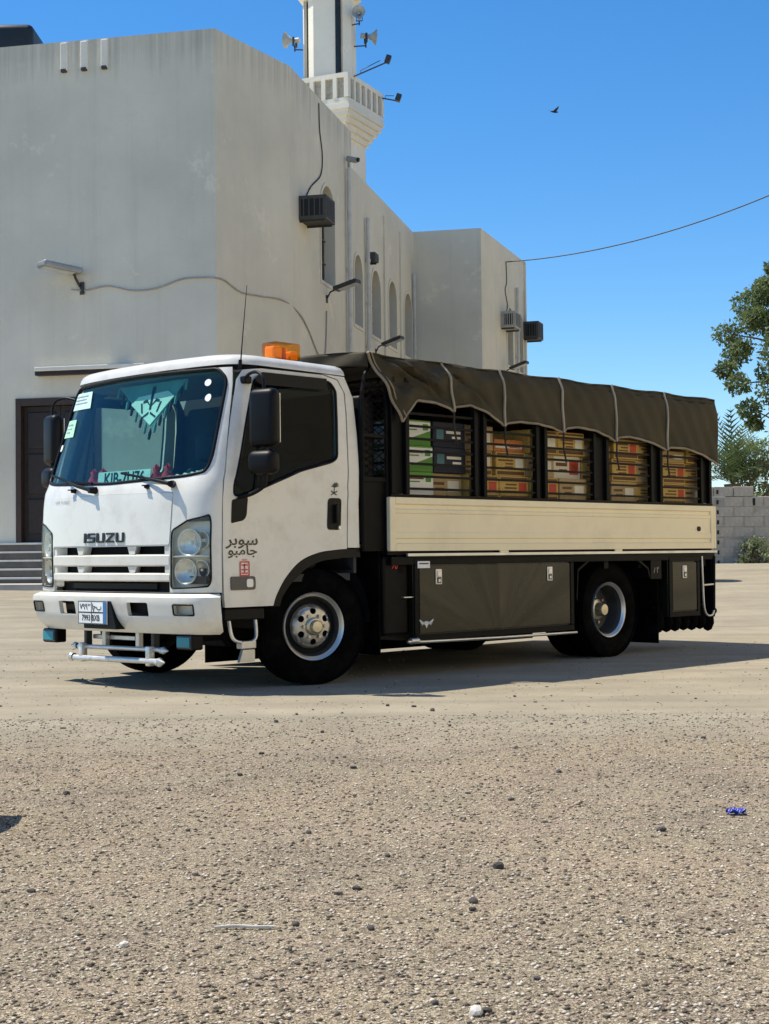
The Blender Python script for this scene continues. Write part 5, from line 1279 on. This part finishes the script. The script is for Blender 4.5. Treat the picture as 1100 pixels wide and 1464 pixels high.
# rear mudguard: cranked plate over the wheels
for s in (1, -1):
    prof = [(-2.84, .50), (-2.86, .74), (-3.03, .825), (-3.70, .825), (-3.87, .74), (-3.90, .66)]
    mb = MB(); inn = [(x * 1.0 + (.012 if x > -3.3 else -.012) * -1, z - .014) for x, z in prof]
    mb.prism(prof + inn[::-1], lambda p: Vector((p[0], s * .60, p[1])), lambda p: Vector((p[0], s * 1.03, p[1]))); mb.build('mudguard', 'black_paint', T)
    mb = MB(); mb.box(-4.04, -2.80, s * .56 - .004, s * .56 + .004, .30, .86); mb.build('inner_guard', 'void_black', T)
obj('guard_lettering', text_mesh('\u0668\u0662', .075, lambda x, y: Vector((-3.98 - x, 1.036, .715 + y))), 'lettering_grey', T)
mb = MB(); mb.box(-4.06, -3.90, 1.02, 1.034, .64, .80); mb.build('guard_plate', 'black_paint', T)
obj('bed_lettering', text_mesh('90', .09, lambda x, y: Vector((-.73 - x, 1.006, .80 + y)), sx=.8), 'lettering_red', T)
# ladder at the rear corner, tail lamp cluster, scalloped rubber fringe
ld = empty('ladder', (0, 0, 0), 0, T)
mb = MB(); mb.tube(catmull([(-4.70, 1.04, .83), (-4.72, 1.04, .45), (-4.74, 1.04, .34), (-4.79, 1.04, .295), (-4.86, 1.04, .30), (-4.89, 1.04, .34)], 5), .010, 8); mb.build('hoop', 'steel', ld, 60)
mb = MB(); mb.tube([(-4.89, 1.04, .34), (-4.905, 1.04, .83)], .014, 8); mb.build('stile', 'black_paint', ld)
for z in (.57,):
    mb = MB(); mb.tube([(-4.725, 1.04, z), (-4.895, 1.04, z + .005)], .009, 8); mb.build('rung', 'steel', ld)
mb = MB(); mb.box(-4.93, -4.885, .60, 1.03, .28, .85, .006); mb.build('rear_beam', 'black_paint', T)
mb = MB(); mb.cyl((-4.94, .98, .33), (-4.99, .98, .33), .045, .03, 16); mb.build('rubber_buffer', 'rubber', T, 40)
random.seed(5)
for k in range(7):
    x = -4.10 - k * .135; mb = MB()
    mb.lathe([(.004, -.14), (.035, -.125), (.058, -.07), (.054, 0), (.038, .05), (.016, .07), (.015, .10)], 14, (x, .96, .30 + random.uniform(-.012, .012)), 'Z'); mb.build('fringe_tassel', 'rubber', T, 60)
mb = MB(); mb.tube([(-.02 - 4.0, .96, .385), (-5.0, .96, .39)], .012, 6); mb.build('fringe_rod', 'black_paint', T)

# ------------------------------------------------------------------ things on and in the truck
TM = Matrix.Translation(TRUCK.location) @ Matrix.Rotation(TRUCK.rotation_euler.z, 4, 'Z')
TZ = TRUCK.rotation_euler.z
def world(p): return TM @ Vector(p)
# tarpaulin
tarp = tag(empty('tarpaulin', world((-2.7, 0, 2.26)), TZ), 'dark olive tarpaulin with scalloped edge tied over the cargo rack', 'tarpaulin')
TO = Vector((2.7, 0, -2.26))
BOT = [(-.745, 1.818), (-.80, 1.88), (-.924, 1.985), (-1.10, 1.975), (-1.25, 1.945), (-1.318, 1.925), (-1.35, 1.962), (-1.508, 1.985), (-1.70, 1.935), (-1.86, 1.872), (-1.91, 1.848), (-1.95, 1.875), (-2.08, 1.892), (-2.30, 1.888), (-2.50, 1.868), (-2.62, 1.845), (-2.65, 1.838), (-2.69, 1.874), (-2.82, 1.89), (-3.05, 1.875), (-3.25, 1.835), (-3.345, 1.806), (-3.375, 1.800), (-3.41, 1.836), (-3.55, 1.848), (-3.80, 1.822), (-4.0, 1.79), (-4.094, 1.765), (-4.13, 1.755), (-4.18, 1.785), (-4.40, 1.785), (-4.65, 1.745), (-4.85, 1.69), (-4.93, 1.655)]
STR = [(-1.231, -1.318), (-1.891, -1.91), (-2.628, -2.645), (-3.356, -3.375), (-4.139, -4.135)]
def ztop(x): return 2.285 + .006 * (x + 1.0) + .006 * math.cos((x + 1.23) / .715 * 2 * math.pi)
def zbot(x): return interp([(-a, b) for a, b in BOT], -x)
FOLDS = [(-.62, .12, -1.30, .92, .030), (-.78, .10, -1.16, .55, .020), (-1.30, .30, -1.85, .95, .022), (-.60, .35, -.85, .85, .018), (-1.95, .5, -2.4, .95, .008)]
def wr(x, v):
    """creases of the loose front end and slack between the ropes"""
    k = sstep(-2.1, -1.0, x)
    a = .028 * k * math.sin(11 * (x * .75 + v * .55) + 2.0) * math.sin(math.pi * min(1, v * 1.1)) + .016 * k * math.sin(23 * (x * .5 - v * .42))
    for (xa, va, xb_, vb, dp) in FOLDS:
        px_, pv, dx, dv = x - xa, (v - va) * .42, xb_ - xa, (vb - va) * .42
        t_ = max(0, min(1, (px_ * dx + pv * dv) / (dx * dx + dv * dv))); dd = (px_ - t_ * dx) * dv - (pv - t_ * dv) * dx
        ds = math.hypot(px_ - t_ * dx, pv - t_ * dv) * (1 if dd > 0 else -1); w_ = math.sin(math.pi * min(1, .15 + .85 * t_)) 
        a += dp * w_ * (math.exp(-((ds - .025) / .028) ** 2) - 1.1 * math.exp(-((ds + .022) / .022) ** 2))
    dm = min(abs(x - (t + (b - t) * v)) for t, b in STR)
    a += .020 * (1 - math.exp(-(dm / .16) ** 2)) * v - .008
    return a + .004 * math.sin(31 * x + 9 * v)
def valance(s):
    xs_t = -.45; nu, nv = 200, 14
    cols = []
    for i in range(nu + 1):
        u = i / nu; xb = -.745 + (-4.93 + .745) * u; xt_ = -.45 + (-4.975 + .45) * u
        cols.append((xt_, xb))
    def f(u, v):
        i = u * nu; xt_, xb = cols[int(round(i))]
        w = v ** 1.0; x = xt_ + (xb - xt_) * w; z = ztop(xt_) + (zbot(xb) - ztop(xt_)) * w
        y = 1.035 + .035 * sstep(0, .25, v) + wr(x, v)
        return Vector((x, s * y, z)) + TO
    return f
for s in (1, -1):
    f = valance(s); mb = MB(); mb.grid(f, 200, 14); v = mb.build('valance', 'tarp', tarp, 60)
    md = v.modifiers.new('thickness', 'SOLIDIFY'); md.thickness = .004; md.offset = 0
    mb = MB(); mb.tube([f(k / 200, 1.0) for k in range(201)], .010, 6); mb.build('hem', 'tarp_hem', tarp, 60)
    mb = MB(); mb.tube([f(0, k / 14) for k in range(15)], .011, 6); mb.tube([f(0, k / 14) + Vector((-.035 - .02 * k / 14, s * .004, 0)) for k in range(14)], .006, 6); mb.build('front_hem', 'tarp_hem', tarp, 60)
    for xt_, xb in STR:
        pts = []
        for k in range(13):
            w = k / 12; x = xt_ + (xb - xt_) * w; z = ztop(xt_) + (zbot(xb) - ztop(xt_)) * w; pts.append(Vector((x, s * (1.035 + .035 * sstep(0, .25, w) + wr(x, w) + .010), z)) + TO)
        mb = MB(); mb.tube(pts, .011, 6); st_ = mb.build('strap', 'strap', tarp, 60)
        z = zbot(xb); mb = MB(); mb.tube([Vector((xb, s * 1.07, z)) + TO, Vector((xb - .01, s * 1.06, z - .12)) + TO, Vector((xb - .05, s * 1.055, z - .24)) + TO], .008, 6); mb.build('tie_rope', 'rope_dark', st_)
mb = MB(); mb.grid(lambda u, v: Vector((-.45 - 4.525 * u, -1.035 + 2.07 * v, ztop(-.45 - 4.525 * u) + .035 * (1 - (2 * v - 1) ** 2) - .012 * abs(2 * v - 1) ** 12 + .003 * math.sin(17 * u * 4 + 9 * v))) + TO, 100, 24)
o = mb.build('top_sheet', 'tarp', tarp, 60); md = o.modifiers.new('thickness', 'SOLIDIFY'); md.thickness = .004; md.offset = 1
for x, zl in ((-4.975, 1.70), (-.45, 2.19)):
    mb = MB(); mb.grid(lambda u, v: Vector((x + (.035 if x < -1 else -.0) * v * 1.0 + .01 * math.sin(20 * u + 3 * v), -1.03 + 2.06 * u, ztop(x) + .035 * (1 - (2 * u - 1) ** 2) * (1 - v) - v * (ztop(x) - zl - .02 * math.sin(3 * math.pi * u)))) + TO, 40, 8)
    o = mb.build('end_flap', 'tarp', tarp, 60); md = o.modifiers.new('thickness', 'SOLIDIFY'); md.thickness = .004; md.offset = 0
# cartons behind the slats
random.seed(4)
W_ = .375
ORD = ['bottom', 'middle', 'top']
kinds = {0: ('green', 'green', 'green'), 1: ('brown', 'navy', 'navy'), 2: ('yellow', 'yellow', 'brown'), 3: ('yellow', 'yellow', 'red'), 4: ('yellow', 'brown', 'yellow'), 5: ('brown', 'cream', 'yellow'), 6: ('yellow', 'yellow', 'brown'), 7: ('brown', 'yellow', 'yellow'), 8: ('yellow', 'brown', 'yellow'), 9: ('yellow', 'yellow', 'brown'), 10: ('brown', 'yellow', 'yellow')}
desc = {'green': 'white and green printed carton', 'navy': 'dark navy printed carton', 'red': 'red and tan printed carton', 'cream': 'cream carton with orange pictures', 'yellow': 'yellow printed carton', 'brown': 'plain brown carton'}
ordn = ['first', 'second', 'third', 'fourth', 'fifth', 'sixth', 'seventh', 'eighth', 'ninth', 'tenth', 'last']
for c in range(11):
    x1 = -.825 - c * W_; x0 = x1 - W_ + .012
    for l in range(3):
        z0, z1 = ((.918, 1.475), (1.477, 1.665), (1.667, 1.855 - .09 * (c in (3, 6, 9))))[l]
        dx = random.uniform(-.004, .004); y1 = .985 - random.uniform(0, .075)
        mb = MB(); mb.box(x0 + .002, x1 - .002, y1 - .40, y1, z0, z1, .004, 1)
        k = kinds[c][l]; cx = Vector(((x0 + x1) / 2, y1 - .2, z0))
        bmesh.ops.translate(mb.bm, vec=-cx, verts=mb.bm.verts)
        o = mb.build('carton', 'carton_' + k, None, loc=world(cx)); o.rotation_euler = (0, 0, TZ)
        hz = z1 - z0; top = hz; fh = min(hz, .19); y_ = .2
        def pr(a, b, c, d, m_, nm='print', lift=.0012):
            q = MB(); w2 = (x1 - x0) / 2 - .002; q.box(-w2 + 2 * w2 * a, -w2 + 2 * w2 * b, y_ - .0005, y_ + lift, top - fh + fh * c, top - fh + fh * d); q.build(nm, m_, o)
        rp = random.Random(c * 7 + l)
        if k == 'yellow':
            pr(.04, .96, .06, .20, 'print_brown'); pr(.04, .96, .86, .95, 'print_brown'); pr(.08, .34, .32, .74, 'print_red' if rp.random() < .5 else 'print_cream')
            for q_ in range(3): pr(.42, .42 + rp.uniform(.25, .5), .34 + .14 * q_, .41 + .14 * q_, 'print_brown')
        elif k == 'brown':
            pr(.10, .45, .30, .72, 'print_cream'); pr(.55, .90, .55, .66, 'print_brown'); pr(.55, .82, .34, .44, 'print_brown'); pr(.49, .51, .0, 1.0, 'print_tape')
        elif k == 'navy':
            pr(.15, .60, .55, .66, 'print_cream'); pr(.15, .42, .36, .45, 'print_cream'); pr(.68, .90, .25, .75, 'print_teal')
        elif k == 'green':
            pr(.30, .85, .72, .79, 'print_brown'); pr(.42, .80, .60, .65, 'print_green'); pr(.08, .24, .62, .86, 'print_green')
        elif k == 'red':
            pr(.05, .95, .30, .52, 'print_cream'); pr(.12, .5, .36, .46, 'print_red')
        else:
            pr(.08, .42, .2, .8, 'print_red'); pr(.14, .36, .35, .65, 'kraft'); pr(.5, .92, .55, .7, 'print_brown'); pr(.5, .8, .3, .42, 'print_brown')
        tag(o, f'{desc[k]}, {ORD[l]} layer, {ordn[c]} stack behind the cab', 'carton', 'cartons stacked behind the rack slats')
# things on the dashboard and hanging in the screen
pn = tag(empty('pennant', world(cab(.06, 2.07, -.09)), TZ), 'triangular fringed pennant with dark emblem hanging inside the windscreen', 'pennant')
def pp(u, z): return Vector((-(2.07 - z) * -.26 * 1.0, u, z - 2.07))
mb = MB(); mb.prism([(-.36, 2.07), (.40, 2.07), (.10, 1.75)], lambda p: pp(*p), lambda p: pp(*p) + Vector((.004, 0, .002))); mb.build('upper_cloth', 'cloth_teal', pn)
mb = MB(); mb.prism([(-.17, 1.93), (-.10, 1.98), (.22, 2.0), (.30, 1.96), (.09, 1.77)], lambda p: pp(*p) + Vector((.006, 0, .003)), lambda p: pp(*p) + Vector((.010, 0, .004))); mb.build('white_cloth', 'cloth_white', pn)
mb = MB(); em = lambda q: mb.prism(q, lambda p: pp(*p) + Vector((.0105, 0, .004)), lambda p: pp(*p) + Vector((.013, 0, .005)))
em([(.05, 1.88), (.07, 1.88), (.075, 2.04), (.045, 2.04)])
for s in (-1, 1):
    em([(.06, 1.90), (.06 + s * .05, 1.955), (.06 + s * .09, 1.945), (.06 + s * .09, 1.93), (.06 + s * .05, 1.935)]); em([(.06 + s * .01, 1.865), (.06 + s * .08, 1.83), (.06 + s * .075, 1.82), (.06 + s * .01, 1.85)])
    em([(.06 + s * .10, 1.93), (.06 + s * .115, 1.93), (.06 + s * .09, 1.86), (.06 + s * .075, 1.86)])
mb.build('emblem', 'cloth_black', pn)
for k in range(15):
    if k < 8: u = -.36 + .46 * k / 7; z = 2.07 - .32 * k / 7
    else: u = .40 - .30 * (k - 8) / 7; z = 2.07 - .32 * (k - 8) / 7
    mb = MB(); mb.tube([pp(u, z), pp(u, z - .03), pp(u, z - .075)], [.004, .011, .009], 6); mb.build('tassel', 'cloth_black' if k % 2 else 'cloth_teal', pn)
# sign plate on the dash
c = cab(.05, 1.44, -.06)
sg = tag(empty('dash_sign', world((c.x, c.y, 1.348)), TZ), 'white plate lettered in black standing on the dashboard', 'sign')
sp = lambda u, v, d=0: Vector((-.10 * v + d, u, v))
mb = MB(); mb.prism([(-.30, .0), (.29, .0), (.29, .115), (-.30, .115)], lambda p: sp(*p), lambda p: sp(p[0], p[1], .006)); mb.build('plate', 'sign_plate', sg)
obj('lettering', text_mesh('KIB-7U76', .115, lambda x, y: sp(x, .062 + y, .008), sx=1.0, bold=.002), 'lettering_black', sg)
for i, (t, lab) in enumerate(((-.50, 'red cloth ornament on dashboard, leftmost one'), (-.33, 'red cloth ornament on dashboard, just left of the sign'), (.44, 'red cloth ornament on dashboard, just right of the sign'), (.60, 'red cloth ornament on dashboard, rightmost beside the scarf'))):
    c = cab(t, 1.44, -.10); rr = tag(empty('dash_ornament', world((c.x, c.y, 1.345)), TZ), lab, 'ornament', 'red ornaments on the dashboard')
    mb = MB(); mb.lathe([(.055, 0), (.056, .03), (.04, .07), (.022, .10), (.024, .115), (.012, .135), (.001, .14)], 12, axis='Z')
    for v in mb.bm.verts: v.co *= 1 + .10 * math.sin(v.co.z * 90 + math.atan2(v.co.y, v.co.x) * 5)
    mb.build('cloth_body', 'cloth_red', rr, 60)
    mb = MB(); mb.cyl((0, 0, .088), (0, 0, .098), .027, n=12); mb.build('band', 'tarp_hem', rr)
sc_ = tag(empty('scarf', world(cab(.95, 1.42, -.08)), TZ), 'striped green white scarf bundled along the dashboard by driver', 'scarf')
b0 = cab(.95, 1.42, -.08)
for k in range(11):
    t0 = .68 + k * .053; mb = MB()
    P = [cab(t0 + .053 * q / 3, 1.372 + .004 * k + .004 * math.sin((k * 3 + q)), -.075) - b0 for q in range(4)]
    rr_ = [.030 + .007 * math.sin(2.1 * (k * 3 + q)) for q in range(4)]; mb.tube(P, rr_, 10); mb.build('stripe', ('cloth_white', 'cloth_green', 'cloth_white', 'cloth_black')[k % 4], sc_, 60)

t = tag(empty('shadow_drum', (4.83, 23.7, gh(4.83, 23.7))), 'unseen steel drum added behind the truck to cast a shadow', 'drum')  # hidden drum, added for the ground shadow beyond the truck's rear
mb = MB(); mb.lathe([(.001, 0), (.285, 0), (.29, .02), (.285, .04), (.285, .29), (.295, .30), (.285, .31), (.285, .58), (.295, .59), (.285, .60), (.285, .86), (.29, .88), (.275, .885), (.27, .87), (.001, .87)], 28, axis='Z'); mb.build('barrel', 'metal_dark', t, 40)
mb = MB(); mb.cyl((.15, 0, .868), (.15, 0, .89), .035); mb.build('bung', 'steel', t)
# ------------------------------------------------------------------ loose stones and litter
def stone_mesh(seed, flat_=.7):
    rng = random.Random(seed); bm = bmesh.new(); bmesh.ops.create_icosphere(bm, subdivisions=2, radius=1)
    ax = [Vector((rng.gauss(0, 1), rng.gauss(0, 1), rng.gauss(0, 1))).normalized() for _ in range(9)]
    for v in bm.verts:
        d = v.co.normalized(); r = 1.0
        for a in ax:
            h = d.dot(a)
            if h > .62: r = min(r, .62 / h * rng.uniform(.995, 1.005) * 1.05)
        v.co = d * r; v.co.z *= flat_
    me = bpy.data.meshes.new('stone'); bm.to_mesh(me); bm.free(); return me
SM = [stone_mesh(k, .55 + .06 * k) for k in range(5)]
def stone(x, y, r, mat, label, group=None, k=0):
    me = SM[k % 5]; me2 = bpy.data.meshes.get('stone_' + mat + str(k % 5))
    if me2 is None:
        me2 = me.copy(); me2.name = 'stone_' + mat + str(k % 5); me2.materials.append(MATS[mat])
    o = bpy.data.objects.new('stone', me2); COL.objects.link(o); o.location = (x, y, gh(x, y) + r * .28); o.scale = (r, r * .9, r); o.rotation_euler = (0, 0, k * 1.7)
    return tag(o, label, 'stone', group)
stone(-.60, 3.42, .016, 'stone_white', 'small white stone at lower left on the gravel', None, 1)
stone(.165, 2.89, .020, 'stone_white', 'pale stone at the bottom edge of the picture', None, 2)
stone(1.02, 3.32, .017, 'stone_white', 'pale stone on the gravel at lower right', None, 3)
stone(.31, 4.22, .020, 'stone_dark', 'dark rounded pebble right of centre on the gravel', None, 4)
stone(.86, 4.75, .018, 'stone_dark', 'dark pebble on the gravel near the blue scrap', None, 0)
stone(-1.52, 4.98, .34, 'stone_tan', 'unseen boulder added past the left edge to cast a shadow', None, 2)  # added off frame for the shadow at the left edge
random.seed(12)
for k in range(70):
    y = 2.9 + 6.5 * random.random() ** 1.3; x = random.uniform(-.26, .26) * y
    stone(x, y, random.uniform(.006, .012) * (1 + .06 * y), random.choice(['stone_dark', 'stone_dark', 'stone_tan']), 'loose pebble lying on the gravel lot', 'loose pebbles on the lot', k)
mb = MB(); mb.tube(catmull([(-.07, 0, .006), (-.02, .006, .008), (.03, -.002, .007), (.075, .004, .006)], 4), [.004] * 12 + [.002], 6); o = mb.build('twig', 'twig', None, 60, loc=(-.34, 3.56, 0)); tag(o, 'thin pale stick lying on the gravel at lower left', 'stick')
mb = MB(); mb.grid(lambda u, v: Vector((-.03 + .06 * u, -.02 + .04 * v, .006 + .014 * abs(math.sin(5 * u + 3 * v)) + .004 * math.sin(17 * v))), 10, 8); o = mb.build('plastic_scrap', 'plastic_blue', None, None, loc=(1.16, 5.03, 0)); md = o.modifiers.new('thickness', 'SOLIDIFY'); md.thickness = .002; tag(o, 'crumpled blue plastic scrap on the gravel at right', 'litter')
# gravel spread over the foreground: far too many grains to count
def gravel(name, n, seed, y0, y1, s0, s1, mats, label):
    rng = np.random.default_rng(seed)
    base = np.array([(1, 0, 0), (0, 1, 0), (-1, 0, 0), (0, -1, 0), (0, 0, .8), (0, 0, -.5)], float)
    tri = np.array([(0, 1, 4), (1, 2, 4), (2, 3, 4), (3, 0, 4), (1, 0, 5), (2, 1, 5), (3, 2, 5), (0, 3, 5)])
    u = rng.random(n); y = (y0 ** 1 + (y1 - y0) * u ** 1.25); x = rng.uniform(-.33, .33, n) * (y + .6)
    s = s0 + (s1 - s0) * rng.random(n) ** 5.5
    a = rng.uniform(0, 2 * np.pi, n)
    v = base[None] * (1 + .45 * (rng.random((n, 6, 1)) - .5)) + .35 * (rng.random((n, 6, 3)) - .5)
    v[:, :, 2] *= rng.uniform(.45, .9, n)[:, None]
    c, sn = np.cos(a)[:, None], np.sin(a)[:, None]
    vx = (v[:, :, 0] * c - v[:, :, 1] * sn) * s[:, None] + x[:, None]; vy = (v[:, :, 0] * sn + v[:, :, 1] * c) * s[:, None] + y[:, None]
    vz = v[:, :, 2] * s[:, None] + (s * .15)[:, None]
    V = np.stack([vx, vy, vz], 2).reshape(-1, 3); Fc = (tri[None] + (np.arange(n) * 6)[:, None, None]).reshape(-1, 3)
    me = bpy.data.meshes.new(name); me.vertices.add(len(V)); me.vertices.foreach_set('co', V.ravel())
    me.loops.add(Fc.size); me.loops.foreach_set('vertex_index', Fc.ravel().astype(np.int32)); me.polygons.add(len(Fc))
    me.polygons.foreach_set('loop_start', np.arange(0, Fc.size, 3, dtype=np.int32)); me.polygons.foreach_set('loop_total', np.full(len(Fc), 3, np.int32))
    for m_ in mats: me.materials.append(MATS[m_])
    me.polygons.foreach_set('material_index', np.repeat(rng.integers(0, len(mats), n), 8).astype(np.int32))
    me.update(calc_edges=True); me.validate()
    o = obj(name, me, None); return tag(o, label, 'gravel', kind='stuff')
pm('grain_a', (.36, .30, .23), .95, var=.3, scale=25); pm('grain_b', (.20, .165, .125), .95, var=.3, scale=25); pm('grain_c', (.56, .49, .39), .95, var=.2, scale=25); pm('grain_d', (.35, .25, .19), .95, var=.25, scale=25)
pm('grain_shade', (.085, .07, .05), .95, var=.3, scale=25)  # darkest grains carry the small shadows between pebbles as colour
gravel('gravel', 120000, 1, 2.5, 8.2, .0016, .0085, ['grain_a', 'grain_b', 'grain_c', 'grain_c', 'grain_d', 'grain_shade', 'grain_shade'], 'fine tan gravel scattered over the foreground')
gravel('grit', 2600, 2, 7.0, 14.5, .004, .013, ['grain_b', 'grain_a', 'stone_dark'], 'sparse grit on the compacted ground round the truck')
